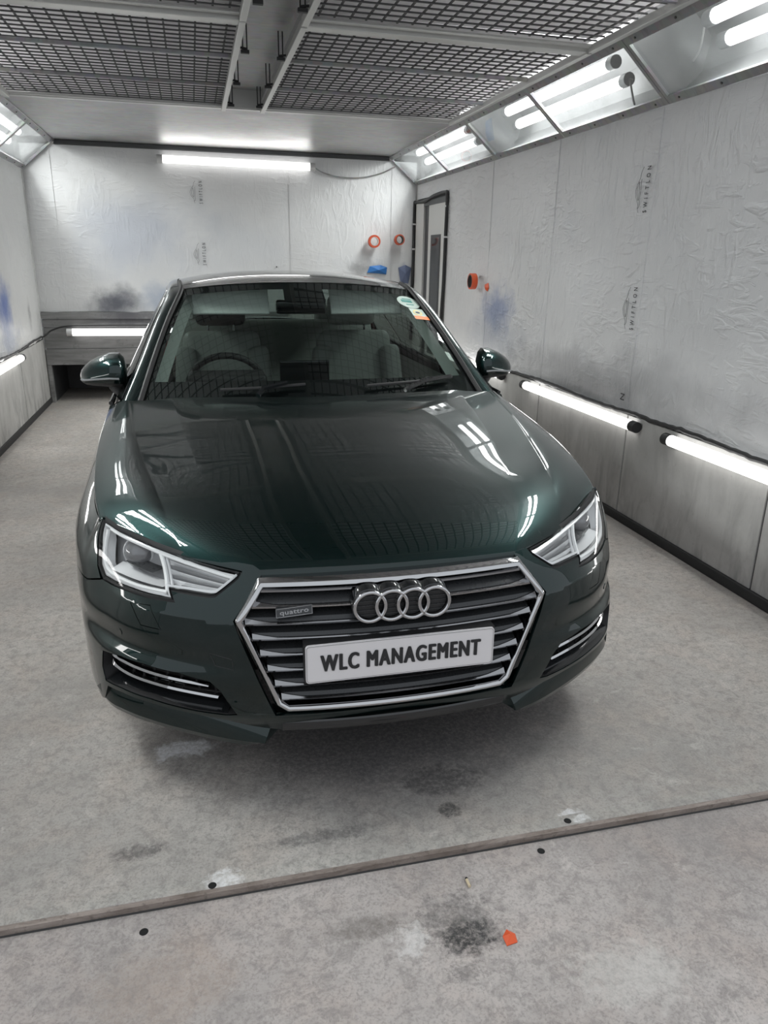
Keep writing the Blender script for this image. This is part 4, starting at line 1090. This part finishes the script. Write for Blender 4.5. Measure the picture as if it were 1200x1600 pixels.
# small script badge
v, f = text_mesh('quattro', .02, .0004, 1.05); v = fit(v, w=.074, h=.0125)
qx, qz = -.281, .6205
mbq = MB().add([tuple(np.array(G(qx+p[0], qz+p[1]+p[0]*.10, .006))+np.array([0, -p[2], 0])) for p in v], f)
fr_ = [(-.046, -.009), (.046, -.009), (.046, .011), (-.046, .011)]
mbq.tube([G(qx+a, qz+b+a*.10, .005) for a, b in dens(fr_, .02)], .0012, 4, closed=True)
mbq.build('script_badge', M['badge'], gr)
MB().prism(fr_, lambda a, b: G(qx+a, qz+b+a*.1, .004), lambda a, b: G(qx+a, qz+b+a*.1, -.006)).build('script_back', M['slat'], gr)
# number plate
def plate_loop(w, h, r, n=5):
    o = []
    for cx_, cz_, a0 in ((w-r, h-r, 0), (-w+r, h-r, 90), (-w+r, -h+r, 180), (w-r, -h+r, 270)):
        for k in range(n+1):
            a = math.radians(a0+90*k/n); o.append((cx_+r*math.cos(a), cz_+r*math.sin(a)))
    return o
PZ = .4845
pf = lambda o: (lambda x, z: (x, -.004-o+.02*(z/.06)*0, PZ+z))
pl = MB().prism(plate_loop(.260, .0555, .010), pf(0), pf(.006)).build('number_plate', M['plate'], car)
po = plate_loop(.2575, .053, .008); pi_ = plate_loop(.2562, .0517, .007)
m = MB(); m.v = [pf(.0066)(*p) for p in po]+[pf(.0066)(*p) for p in pi_]; n = len(po)
m.f = [(i, (i+1) % n, n+(i+1) % n, n+i) for i in range(n)]; m.build('plate_border', plain('plate_border_grey', (.25, .25, .25), .4), pl)
v, f = text_mesh('WLC MANAGEMENT', .1, 0, 1.20); v = fit(v, w=.438, h=.0470)
mbt = MB()
for k, (dx, dz) in enumerate(((-.0027, .0), (-.0018, .0012), (-.0009, -.0012), (.0009, .0012), (.0018, -.0012), (.0027, 0))): mbt.add([(p[0]+dx, -.0112-p[2]-.00012*k, PZ+.001+p[1]+dz) for p in v], f)
mbt.build('plate_lettering', M['ink'], pl)
MB().box(-.262, .262, -.003, .03, PZ-.058, PZ+.056).build('plate_holder', M['mattblack'], pl)

# ---- headlights
def path3(pts, off, sd, k=5, smooth=True):
    q = cat_rom(pts, k) if smooth else [np.array(p) for p in dens(pts, .02, False)]
    return [(lambda P: (P[0]*sd, P[1], P[2]))(So(p[0], p[1], off)) for p in q]
for sd in (1, -1):
    side = 'left' if sd > 0 else 'right'
    hd = skin('headlight', off_poly(HLP, .003), [], M['hl_grey'], car, .022, (sd,), rim=.01, off=-.060)[0]
    # dark gasket rim, then walls down to the reflector plate
    skin('lamp_seal', off_poly(HLP, -.009), [off_poly(HLP, .002)], M['mattblack'], hd, .02, (sd,), rim=0, off=-.007)
    n = len(dens(HLP, .02)); wl_ = MB(); A0 = [dens_closed for dens_closed in dens(HLP, .02)]
    Lp = [(p, o) for p, o in ((dens(HLP, .02), .0), (dens(HLP, .02), -.062))]
    for L, o in Lp: wl_.v += [(lambda P: (P[0]*sd, P[1], P[2]))(So(a, z, o)) for a, z in L]
    wl_.f = [(i, (i+1) % n, n+(i+1) % n, n+i) for i in range(n)]
    wl_.build('lamp_gasket', M['mattblack'], hd, smooth=True, auto=.6)
    def band(name, loopa, loopb, oa, ob, mat):
        b = MB(); na = len(loopa); b.v = [(lambda P: (P[0]*sd, P[1], P[2]))(So(a, z, oa)) for a, z in loopa]+[(lambda P: (P[0]*sd, P[1], P[2]))(So(a, z, ob)) for a, z in loopb]
        b.f = [(i, (i+1) % na, na+(i+1) % na, na+i) for i in range(na)]; return b.build(name, mat, hd, smooth=True, auto=.6)
    def dm(poly, m=5):
        o = []; k = len(poly)
        for i in range(k):
            a, b = poly[i], poly[(i+1) % k]
            for j in range(m): o.append((a[0]+(b[0]-a[0])*j/m, a[1]+(b[1]-a[1])*j/m))
        return o
    i1, i2, i3 = off_poly(HLP, .005), off_poly(HLP, .010), off_poly(HLP, .017)
    band('bezel', dm(i1), dm(i2), -.010, -.008, M['hl_light']); band('bezel', dm(i2), dm(i3), -.008, -.045, M['hl_light'])
    # white light guide: outer edge and lower edge, then the divider up to the top edge
    MB().tube(path3([(.945, .752), (.942, .715), (.930, .672), (.905, .648), (.86, .641), (.78, .641), (.70, .644), (.652, .646)], -.012, sd), .0062, 8).build('light_guide', M['hl_white'], hd, smooth=True)
    MB().tube(path3([(.652, .646), (.672, .672), (.715, .712), (.728, .724)], -.014, sd), .0062, 8).build('light_guide', M['hl_white'], hd, smooth=True)
    MB().tube(path3([(.640, .640), (.655, .667), (.700, .708), (.712, .722)], -.022, sd), .0045, 8).build('light_guide', M['hl_light'], hd, smooth=True)
    MB().tube(path3([(.935, .757), (.86, .746), (.78, .733), (.68, .717), (.573, .704), (.505, .697), (.462, .693)], -.012, sd), .0045, 8).build('light_guide', M['hl_white'], hd, smooth=True)
    # projector
    c = So(.840, .713, -.052); ax = np.array([.42, -.90, .10]); ax /= np.linalg.norm(ax)
    q = Vector((ax[0]*sd, ax[1], ax[2])).to_track_quat('Z', 'Y').to_matrix()
    def pl_(prof, name, mat):
        b = MB().lathe(prof, 28); b.v = [tuple(q @ Vector(p)+Vector((c[0]*sd, c[1], c[2]))) for p in b.v]; return b.build(name, mat, hd, smooth=True, auto=.6)
    pl_([(.0, .028), (.014, .027), (.027, .022), (.037, .013), (.041, .000)], 'projector_lens', M['hl_dome'])
    pl_([(.040, .003), (.043, .008), (.047, .004), (.049, -.02)], 'projector_ring', M['hl_light'])
    # silver tray under the projector and the ribbed inner reflector
    MB().grid(lambda s, t: (lambda P: (P[0]*sd, P[1], P[2]))(So(.905-.225*s, .650+.006*s+.022*t, -.018-.036*t)), lin(0, 1, 14), lin(0, 1, 4)).build('lower_reflector', M['hl_light'], hd, smooth=True)
    MB().grid(lambda s, t: (lambda P: (P[0]*sd, P[1], P[2]))(So(.865-.12*s-.02*t, .684-.003*s+.02*t, -.030-.025*t)), lin(0, 1, 10), lin(0, 1, 4)).build('lower_cup', M['slat'], hd, smooth=True)
    for k in range(7):
        t0 = k/6
        a0_, a1_ = .695-.045*t0, .480+.030*t0
        z0_, z1_ = .713-.052*t0, .692-.030*t0
        if k >= 5: a0_ = .622
        MB().grid(lambda s, t: (lambda P: (P[0]*sd, P[1], P[2]))(So(a0_+(a1_-a0_)*s, z0_+(z1_-z0_)*s-.0075*t, -.020-.012*t)), lin(0, 1, 12), [0, .5, 1]).build('reflector_rib', M['hl_light'] if k % 2 == 0 else M['hl_grey'], hd, smooth=True)
    ln = skin('lens_cover', HLP, [], M['lens'], hd, .013, (sd,), rim=0, off=-.001)[0]
    # washer cover
    skin('washer_cover', WAS, [], M['paint'], car, .02, (sd,), rim=.006, off=-.0005)
    # fog grille
    fg = skin('fog_grille', off_poly(FOG, -.01), [], M['mattblack'], car, .03, (sd,), rim=0, off=-.075)[0]
    n = len(dens(FOG, .02)); w_ = MB()
    for o in (-.002, -.078): w_.v += [(lambda P: (P[0]*sd, P[1], P[2]))(So(a, z, o)) for a, z in dens(FOG, .02)]
    w_.f = [(i, (i+1) % n, n+(i+1) % n, n+i) for i in range(n)]
    w_.build('bezel_wall', M['mattblack'], fg, smooth=True, auto=.6)
    # lower ledge of the bezel
    MB().grid(lambda s, t: (lambda P: (P[0]*sd, P[1], P[2]))(So(.87-.40*s, .330-.010*s+.022*t, -.006-.06*t)), lin(0, 1, 16), [0, 1]).build('bezel_ledge', M['black'], fg, smooth=True)
    for k in range(3):
        z = .345+.028*k
        MB().tube(path3([(.865, z), (.70, z), (.50, z)], -.060, sd), .004, 6).build('mesh_bar', M['mattblack'], fg, smooth=True)
    for k in range(7):
        a = .52+.05*k; MB().tube(path3([(a, .335), (a, .43)], -.060, sd, smooth=False), .004, 6).build('mesh_bar', M['mattblack'], fg, smooth=True)
    for pts in ([(.862, .408), (.848, .405), (.790, .404), (.675, .402), (.600, .399), (.520, .394)], [(.866, .378), (.850, .374), (.792, .370), (.690, .368), (.60, .364), (.497, .357)]):
        q3 = path3(pts, -.022, sd, 6); m_ = len(q3)
        b = MB(); 
        for i_, p in enumerate(q3):
            e = i_/(m_-1); h = .0048 if e > .25 else .0048+.009*((.25-e)/.25)
            d_ = .012
            b.v += [(p[0], p[1], p[2]-h), (p[0]+.003*sd, p[1]-.004, p[2]), (p[0], p[1], p[2]+h), (p[0]-.008*sd, p[1]+d_, p[2]+h*.7), (p[0]-.008*sd, p[1]+d_, p[2]-h*.7)]
        for i_ in range(m_-1):
            for k in range(5): b.f.append((i_*5+k, (i_+1)*5+k, (i_+1)*5+(k+1) % 5, i_*5+(k+1) % 5))
        b.f += [tuple(range(5)), tuple(range((m_-1)*5, m_*5))[::-1]]
        b.build('bright_blade', M['chrome'], fg, smooth=True, auto=.5)
    # parking sensor and tow cover outline
    MB().tube([So(.807, .500, -.002)*np.array([sd, 1, 1]), So(.807, .500, .0015)*np.array([sd, 1, 1])], .010, 14).build('parking_sensor', M['paint'], car, smooth=True, auto=.6)
tow = [(.505, .505), (.447, .492), (.443, .462), (.492, .470)]
MB().tube([tuple(So(a, z, .0002)*np.array([-1, 1, 1])) for a, z in dens(tow, .02)], .0011, 5, closed=True).build('tow_cover_joint', M['mattblack'], car)
# ================================================================ greenhouse
# windscreen: centre line and side line, bottom to top
WCc = Crv([(0, 1.255, .935), (0, 1.48, 1.100), (0, 1.725, 1.262), (0, 1.955, 1.383)])
WCs = Crv([(.742, 1.450, .922), (.684, 1.650, 1.078), (.623, 1.85, 1.222), (.560, 2.035, 1.346)])
def WS(u, v, off=0.0):
    A, B = WCc(v), WCs(v); k = abs(u)**2.1
    p = np.array([B[0]*u, A[1]+(B[1]-A[1])*k, A[2]+(B[2]-A[2])*k])
    if off:
        t1 = WS(min(1, u+.01), v)-WS(max(-1, u-.01), v); t2 = WS(u, min(1, v+.01))-WS(u, max(0, v-.01)); n = np.cross(t1, t2); n /= np.linalg.norm(n)
        p = p+n*off
    return p
def grid_obj(name, fn, us, vs, mat, parent, two=False):
    v = [fn(a, b) for b in vs for a in us]; nu = len(us); N = []
    for b in vs:
        for a in us:
            e = 1e-3
            t1 = np.array(fn(a+e, b))-np.array(fn(a-e, b)); t2 = np.array(fn(a, b+e))-np.array(fn(a, b-e)); n = np.cross(t1, t2); N.append(n/(np.linalg.norm(n)+1e-12))
    f = [(j*nu+i, j*nu+i+1, (j+1)*nu+i+1, (j+1)*nu+i) for j in range(len(vs)-1) for i in range(nu-1)]
    return mesh_obj(name, v, f, mat, parent, True, N)
# roof
RCc = Crv([(0, 1.955, 1.383), (0, 2.10, 1.405), (0, 2.35, 1.4235), (0, 2.65, 1.428), (0, 3.00, 1.415), (0, 3.40, 1.365)])
RCs = Crv([(.560, 2.035, 1.346), (.568, 2.14, 1.358), (.575, 2.40, 1.374), (.575, 2.70, 1.376), (.562, 3.05, 1.358), (.530, 3.38, 1.315)])
def RF(u, v):
    A, B = RCc(v), RCs(v); k = abs(u)**2.4
    return np.array([B[0]*u, A[1]+(B[1]-A[1])*abs(u)**2.1, A[2]+(B[2]-A[2])*k])
grid_obj('roof', RF, lin(-1, 1, 41), lin(0, 1, 30), M['paint'], car)
ws = grid_obj('windscreen', WS, lin(-1, 1, 41), lin(0, 1, 24), M['glass'], car)
# black band round the glass
for nm, u0, u1, v0, v1 in (('frit_band', -1, 1, 0, .16), ('frit_band', -1, 1, .93, 1), ('frit_band', -1, -.945, .16, .93), ('frit_band', .945, 1, .16, .93)):
    grid_obj(nm, lambda a, b: WS(max(-1, min(1, a)), max(0, min(1, b)), -.003), lin(u0, u1, 31 if u1-u0 > 1 else 4), lin(v0, v1, 14), M['black'], ws)
grid_obj('sensor_panel', lambda a, b: WS(a, b, -.004), lin(-.16, .16, 6), lin(.80, .935, 5), M['black'], ws)
# rear window and boot lid
BCc = Crv([(0, 3.40, 1.365), (0, 3.75, 1.235), (0, 4.12, 1.06)]); BCs = Crv([(.530, 3.38, 1.315), (.575, 3.68, 1.19), (.64, 4.02, 1.02)])
BW = lambda u, v: np.array([BCs(v)[0]*u, BCc(v)[1]+(BCs(v)[1]-BCc(v)[1])*abs(u)**2.1, BCc(v)[2]+(BCs(v)[2]-BCc(v)[2])*abs(u)**2.1])
grid_obj('rear_window', BW, lin(-1, 1, 21), lin(0, 1, 10), M['sglass'], car)
TL = [Crv([(0, 4.10, 1.065), (0, 4.40, 1.035), (0, 4.66, 1.01), (0, 4.70, .93)]), Crv([(.70, 4.00, 1.00), (.74, 4.30, .98), (.70, 4.54, .955), (.70, 4.58, .92)])]
grid_obj('boot_lid', lambda u, v: np.array([TL[1](v)[0]*u, TL[0](v)[1]+(TL[1](v)[1]-TL[0](v)[1])*u*u, TL[0](v)[2]+(TL[1](v)[2]-TL[0](v)[2])*u*u]), lin(-1, 1, 15), lin(0, 1, 12), M['paint'], car)
for sd in (1, -1):
    # A pillar and roof rail: band between glass edge and the side window line
    inn = Crv([(.747, 1.443, .924), (.689, 1.645, 1.078), (.628, 1.845, 1.222), (.565, 2.03, 1.347), (.573, 2.14, 1.359), (.580, 2.40, 1.375), (.580, 2.70, 1.377), (.567, 3.05, 1.359), (.535, 3.38, 1.316), (.58, 3.68, 1.19), (.645, 4.02, 1.02)])
    out = Crv([(.818, 1.450, .905), (.745, 1.690, 1.062), (.680, 1.905, 1.208), (.630, 2.10, 1.312), (.630, 2.22, 1.328), (.634, 2.46, 1.340), (.632, 2.72, 1.340), (.618, 3.02, 1.318), (.60, 3.22, 1.275), (.68, 3.46, 1.10), (.80, 3.70, .955)])
    def PB(s, t):
        a, b = inn(t), out(t); p = a+(b-a)*s; w = 4*s*(1-s)*.012
        return (np.array([p[0]+w*.8, p[1]-w*.5*(1 if t < .45 else 0), p[2]+w*.7]))*np.array([sd, 1, 1])
    pts = lin(0, 1, 60)
    o = MB().grid(lambda s, t: tuple(PB(s, t)), lin(0, 1, 9), pts).build('roof_pillar', M['paint'], car, smooth=True, auto=1.0)
    # black seal between glass and pillar
    MB().tube([tuple((inn(t)+np.array([-.012, -.004, .003]))*np.array([sd, 1, 1])) for t in lin(0.0, .35, 24)], .011, 8).build('screen_seal', M['mattblack'], car, smooth=True)
    # bright strip along the side window and the window glass itself
    MB().tube([tuple(out(t)*np.array([sd, 1, 1])) for t in lin(.02, 1, 50)], .006, 6).build('window_trim', M['black'], car, smooth=True)
    def SG(y, s, off=0):
        zb = belt(y)-.003; xb = .843 if y < 3.4 else .83
        # upper line from the pillar curve
        lo, hi = 0, 1
        for _ in range(24):
            m_ = (lo+hi)/2
            if out(m_)[1] < y: lo = m_
            else: hi = m_
        tp = out(lo)
        xb = abs(S(a_of_y(y), min(.945, belt(y)))[0])-.006
        return np.array([(xb+(tp[0]-xb)*s+.010*4*s*(1-s)-off)*sd, y, zb+(max(tp[2], zb+.002)-zb)*s])
    for nm, y0, y1 in (('front_side_window', 1.56, 2.40), ('rear_side_window', 2.50, 3.20), ('quarter_window', 3.23, 3.62)):
        MB().grid(lambda y, s: tuple(SG(y, s)), lin(y0, y1, 14), lin(0, 1, 8)).build(nm, M['sglass'], car, smooth=True)
    MB().grid(lambda y, s: tuple(SG(y, s, -.002)), lin(2.40, 2.50, 3), lin(0, 1, 8)).build('door_pillar', M['black'], car, smooth=True)
    MB().grid(lambda y, s: tuple(SG(y, s, -.001)), lin(3.20, 3.23, 3), lin(0, 1, 8)).build('window_bar', M['black'], car, smooth=True)
    MB().tube([tuple(np.array([(abs(S(a_of_y(y), belt(y))[0])-.001)*sd, y, belt(y)+.004])) for y in lin(1.52, 3.62, 24)], .009, 6).build('belt_trim', M['black'], car, smooth=True)
    # fender top gap: little corner plate behind the hood edge
    MB().grid(lambda s, t: tuple((np.array([.748+.118*s, 1.425+.11*t+.04*s, .928-.040*s*s+.006*t*(1-s)]))*np.array([sd, 1, 1])), lin(0, 1, 8), lin(0, 1, 6)).build('pillar_base', M['paint'], car, smooth=True)
    # door mirror
    mroot = None
    RG = [(.797, .995, .040, .050), (.806, 1.012, .063, .078), (.824, 1.021, .073, .096), (.865, 1.022, .071, .108), (.915, 1.014, .061, .108), (.948, 1.006, .052, .100), (.972, .998, .042, .086), (.990, .992, .028, .062), (.998, .990, .012, .030)]
    def shell(name, z_lo, z_hi, mat, par, grow=0):
        mb = MB(); n = 26; rows = []
        for x, zc, hh, dp in RG:
            ring = []
            for k in range(n+1):
                th = -math.pi/2+math.pi*k/n
                s_, c_ = math.sin(th), math.cos(th)
                zz = zc+(hh+grow)*math.copysign(abs(s_)**.85, s_); yy = 1.735-(dp+grow)*abs(c_)**.75
                ring.append((x*sd, yy+(x-.9)*.42, zz))
            rows.append(ring)
        # keep the part of every ring between two fractions of its height
        k0, k1 = int(round(z_lo*n)), int(round(z_hi*n))
        rows = [r[k0:k1+1] for r in rows]; m_ = len(rows[0])
        for r in rows: mb.v += r
        for i in range(len(rows)-1):
            for k in range(m_-1): mb.f.append((i*m_+k, i*m_+k+1, (i+1)*m_+k+1, (i+1)*m_+k))
        mb.f.append(tuple(range(m_))); mb.f.append(tuple(range((len(rows)-1)*m_, len(rows)*m_))[::-1])
        return mb.build(name, mat, par, smooth=True, auto=.8)
    cap = shell('mirror_cap', .32, 1.0, M['paint'], car, .002)
    shell('mirror_housing', 0, .34, M['mattblack'], cap)
    MB().grid(lambda s, t: (lambda q: (q[0]*sd, q[1], q[2]))((.835+.155*s, 1.722-.045*0+(.835+.155*s-.9)*.42+.012, 1.015-.02*s*s+(.058-.030*s*s)*(2*t-1))), lin(0, 1, 10), lin(0, 1, 6)).build('mirror_glass', M['chrome'], cap, smooth=True)
    MB().tube([(x*sd, 1.735+(x-.9)*.42-dp*.955-.003, zc-hh*.33) for x, zc, hh, dp in RG[2:8]], .0050, 6).build('indicator', M['indic'], cap, smooth=True)
    MB().tube([(.855*sd, 1.70, .962), (.838*sd, 1.69, .938), (.815*sd, 1.66, .915), (.795*sd, 1.64, .895)], [.030, .027, .028, .030], 12).build('mirror_stalk', M['mattblack'], cap, smooth=True)
    # wheels
    for wy, nm in ((.88, 'front'), (3.70, 'rear')):
        cx = .768*sd
        wl2 = MB().lathe([(.225, -.105), (.255, -.112), (.300, -.110), (.319, -.095), (.324, -.06), (.324, .06), (.319, .095), (.300, .110), (.255, .112), (.225, .105)], 48, (cx, wy, .324), 'x').build('wheel', M['tyre'], car, smooth=True, auto=.7)
        MB().lathe([(.228, -.10), (.222, -.085), (.205, -.08), (.20, .08), (.222, .09), (.230, .104), (.222, .106), (.215, .098)], 40, (cx, wy, .324), 'x').build('rim_barrel', M['rim'], wl2, smooth=True, auto=.6)
        for k in range(10):
            a = 2*math.pi*k/10; ca, sa = math.cos(a), math.sin(a)
            fx = cx+.075*sd
            q = lambda r, t, d: (fx+d*sd, wy+r*ca-t*sa, .324+r*sa+t*ca)
            b = MB(); b.v = [q(.05, -.020, .012), q(.05, .020, .012), q(.222, .016, .022), q(.222, -.016, .022), q(.05, -.018, -.02), q(.05, .018, -.02), q(.222, .013, -.01), q(.222, -.013, -.01)]
            b.f = [(0, 1, 2, 3), (7, 6, 5, 4), (0, 4, 5, 1), (1, 5, 6, 2), (2, 6, 7, 3), (3, 7, 4, 0)]
            b.build('spoke', M['rim'], wl2, bevel=.003)
        MB().lathe([(0, .016), (.03, .015), (.06, .008), (.062, -.02)], 24, (cx+.075*sd, wy, .324), 'x').build('wheel_hub', M['rim'], wl2, smooth=True, auto=.6) if sd > 0 else MB().lathe([(0, -.016), (.03, -.015), (.06, -.008), (.062, .02)], 24, (cx+.075*sd, wy, .324), 'x').build('wheel_hub', M['rim'], wl2, smooth=True, auto=.6)
        MB().lathe([(.06, 0), (.165, 0), (.165, .02), (.06, .02)], 32, (cx, wy, .324), 'x').build('brake_disc', M['satin'], wl2, smooth=True, auto=.6)
        # liner
        b = MB(); b.grid(lambda t, x: (x*sd, wy+.372*math.cos(t), .325+.372*math.sin(t)), lin(math.radians(-18), math.radians(198), 26), [.62, .862]); b.build('wheel_liner', M['mattblack'], car, smooth=True)
        MB().box(min(.60*sd, .62*sd), max(.60*sd, .62*sd), wy-.38, wy+.38, .20, .70).build('liner_wall', M['mattblack'], car)

# ---- wipers and cowl
MB().grid(lambda u, v: tuple(np.array([.74*u, 1.20+.09*v+.19*u*u, .940-.02*v-.035*u*u])), lin(-1, 1, 25), lin(0, 1, 4)).build('scuttle_panel', M['mattblack'], car, smooth=True)
def wiper(pts, arm):
    o = MB().tube([tuple(WS(u, v, .020)) for u, v in pts], .006, 6).build('wiper_blade', M['mattblack'], car, smooth=True)
    MB().tube([tuple(WS(u, v, .032)) for u, v in arm], [.011]*(len(arm)-1)+[.008], 6).build('wiper_arm', M['black'], o, smooth=True)
wiper([(-.56, .075), (-.35, .085), (-.10, .105)], [(-.36, .02), (-.33, .07), (-.2, .105)])
wiper([(.25, .085), (.55, .10), (.82, .12)], [(.46, .03), (.60, .09), (.80, .115)])

# ---- stickers on the inside of the screen
def sticker(name, cu, cv, ru, rv, mat, par, off, n=28, square=False):
    pts = [(-ru, -rv), (ru, -rv), (ru, rv), (-ru, rv)] if square else [(ru*math.cos(2*math.pi*k/n), rv*math.sin(2*math.pi*k/n)) for k in range(n)]
    pts = dens(pts, .02) if square else pts
    m_ = MB().prism(pts, lambda a, b: tuple(WS(cu+a, cv+b, off)), lambda a, b: tuple(WS(cu+a, cv+b, off-.0006)))
    return m_.build(name, mat, par)
s1 = sticker('round_sticker', .872, .842, .098, .066, M['sticker_w'], ws, .0016)
sticker('round_sticker_print', .860, .851, .048, .013, M['sticker_g'], s1, .0022, square=True)
sticker('round_sticker_print', .872, .815, .034, .004, M['sticker_g'], s1, .0022, square=True)
sticker('round_sticker_print', .872, .876, .040, .004, M['sticker_g'], s1, .0022, square=True)
s2 = sticker('square_sticker', .893, .718, .062, .055, M['sticker_w'], ws, .0016, square=True)
sticker('square_sticker_badge', .888, .730, .038, .029, M['sticker_y'], s2, .0022)
sticker('square_sticker_badge', .888, .730, .026, .018, M['sticker_w'], s2, .0025)
sticker('square_sticker_badge', .888, .730, .020, .009, M['mattblack'], s2, .0028)
sticker('square_sticker_strip', .896, .678, .062, .017, M['sticker_o'], s2, .0022, square=True)

# ---- cabin
cab = MB()
def rbox(name, c, s, mat, par, r=.05, rot=(0, 0, 0), taper=None):
    bm = bmesh.new(); bmesh.ops.create_cube(bm, size=1)
    for v_ in bm.verts:
        v_.co = Vector((v_.co.x*s[0], v_.co.y*s[1], v_.co.z*s[2]))
        if taper and v_.co.z > 0: v_.co.x *= taper
    bmesh.ops.bevel(bm, geom=list(bm.edges), offset=r, segments=4, affect='EDGES', profile=.6)
    me = bpy.data.meshes.new(name); bm.to_mesh(me); bm.free(); me.materials.append(mat)
    me.polygons.foreach_set('use_smooth', [True]*len(me.polygons))
    o = link(bpy.data.objects.new(name, me), par); o.location = c; o.rotation_euler = rot; return o
dash = MB().grid(lambda u, v: tuple(np.array([.70*u, 1.40+.52*v+.10*u*u*(1-v), (.905, .945, .965, .935, .80)[int(round(v*4))]-.03*u*u])), lin(-1, 1, 21), [0, .25, .5, .75, 1]).build('dashboard', M['dash'], car, smooth=True)
rbox('instrument_hood', (-.37, 1.86, .945), (.36, .20, .07), M['dash'], dash, .03)
rbox('centre_screen', (0, 1.90, .975), (.24, .02, .10), M['black'], dash, .008)
MB().box(-.80, .80, 1.35, 3.4, .24, .28).build('cabin_floor', M['dash'], car)
grid_obj('headliner', lambda u, v: RF(u*.97, v)-np.array([0, 0, .022]), lin(-1, 1, 15), lin(.02, .98, 10), M['trimgrey'], car)
for sd in (1, -1):
    MB().grid(lambda s, t: tuple((WCs(.10+.9*t)+np.array([-.035-.045*s+.0, .03+.02*s, -.014-.02*s]))*np.array([sd, 1, 1])), lin(0, 1, 4), lin(0, 1, 16)).build('pillar_trim', M['trimgrey'], car, smooth=True)
    MB().grid(lambda y, s: ((.80-.03*math.sin(s*3))*sd, y, .30+.60*s), lin(1.5, 3.4, 6), lin(0, 1, 6)).build('door_lining', M['leather'] , car, smooth=True)
    MB().box(min(.54*sd, .72*sd), max(.54*sd, .72*sd), 2.42, 2.52, .40, .46).build('belt_anchor', M['dash'], car)
    # visor
    x0 = .33*sd
    rbox('sun_visor', (x0, 2.045, 1.292), (.36, .14, .016), M['visor'], car, .007, (math.radians(-124), 0, 0))
    # front seats
    st = rbox('front_seat', (.37*sd, 2.52, .80), (.50, .16, .62), M['leather'], car, .06, (math.radians(-12), 0, 0), .82)
    rbox('seat_cushion', (0, -.30, -.33), (.50, .56, .18), M['leather'], st, .06, (math.radians(12), 0, 0))
    for q in (-.26, .26):
        rbox('seat_bolster', (q*.80, -.07, -.02), (.11, .14, .48), M['leather'], st, .05, (0, -q*.3, 0))
    hr = rbox('headrest', (0, .02, .43), (.27, .11, .17), M['leather'] if sd > 0 else M['dash'], st, .045)
    for q in (-.07, .07): MB().tube([(q, .01, .25), (q, .01, .37)], .007, 8).build('headrest_post', M['chrome'], st, smooth=True)
rbox('rear_seat', (0, 3.32, .78), (1.30, .20, .66), M['leather'], car, .07, (math.radians(-18), 0, 0))
for q in (-.40, .40): rbox('rear_headrest', (q, 3.42, 1.13), (.26, .10, .14), M['leather'], car, .04)
rbox('parcel_shelf', (0, 3.75, 1.0), (1.2, .55, .03), M['dash'], car, .012)
MB().tube([(-.37+.185*math.cos(a), 2.02-.055*math.sin(a), .880+.165*math.sin(a)) for a in np.linspace(0, 2*math.pi, 41)[:-1]], .016, 10, closed=True).build('steering_wheel', M['dash'], car, smooth=True)
sw = [o for o in car.children if o.name.startswith('steering_wheel')][0]
rbox('wheel_boss', (-.37, 2.01, .870), (.15, .05, .11), M['dash'], sw, .02, (math.radians(18), 0, 0))
for a in (math.pi, 0, -math.pi/2): MB().tube([(-.37+.06*math.cos(a), 2.012, .870+.04*math.sin(a)), (-.37+.18*math.cos(a), 2.02-.055*math.sin(a), .880+.16*math.sin(a))], .014, 8).build('wheel_spoke', M['dash'], sw, smooth=True)
rm = rbox('interior_mirror', (0.0, 1.985, 1.268), (.24, .03, .065), M['black'], car, .014, (math.radians(10), 0, math.radians(-8)))
MB().tube([(0, 0, .03), (0, -.03, .09)], .010, 8).build('mirror_arm', M['mattblack'], rm, smooth=True)
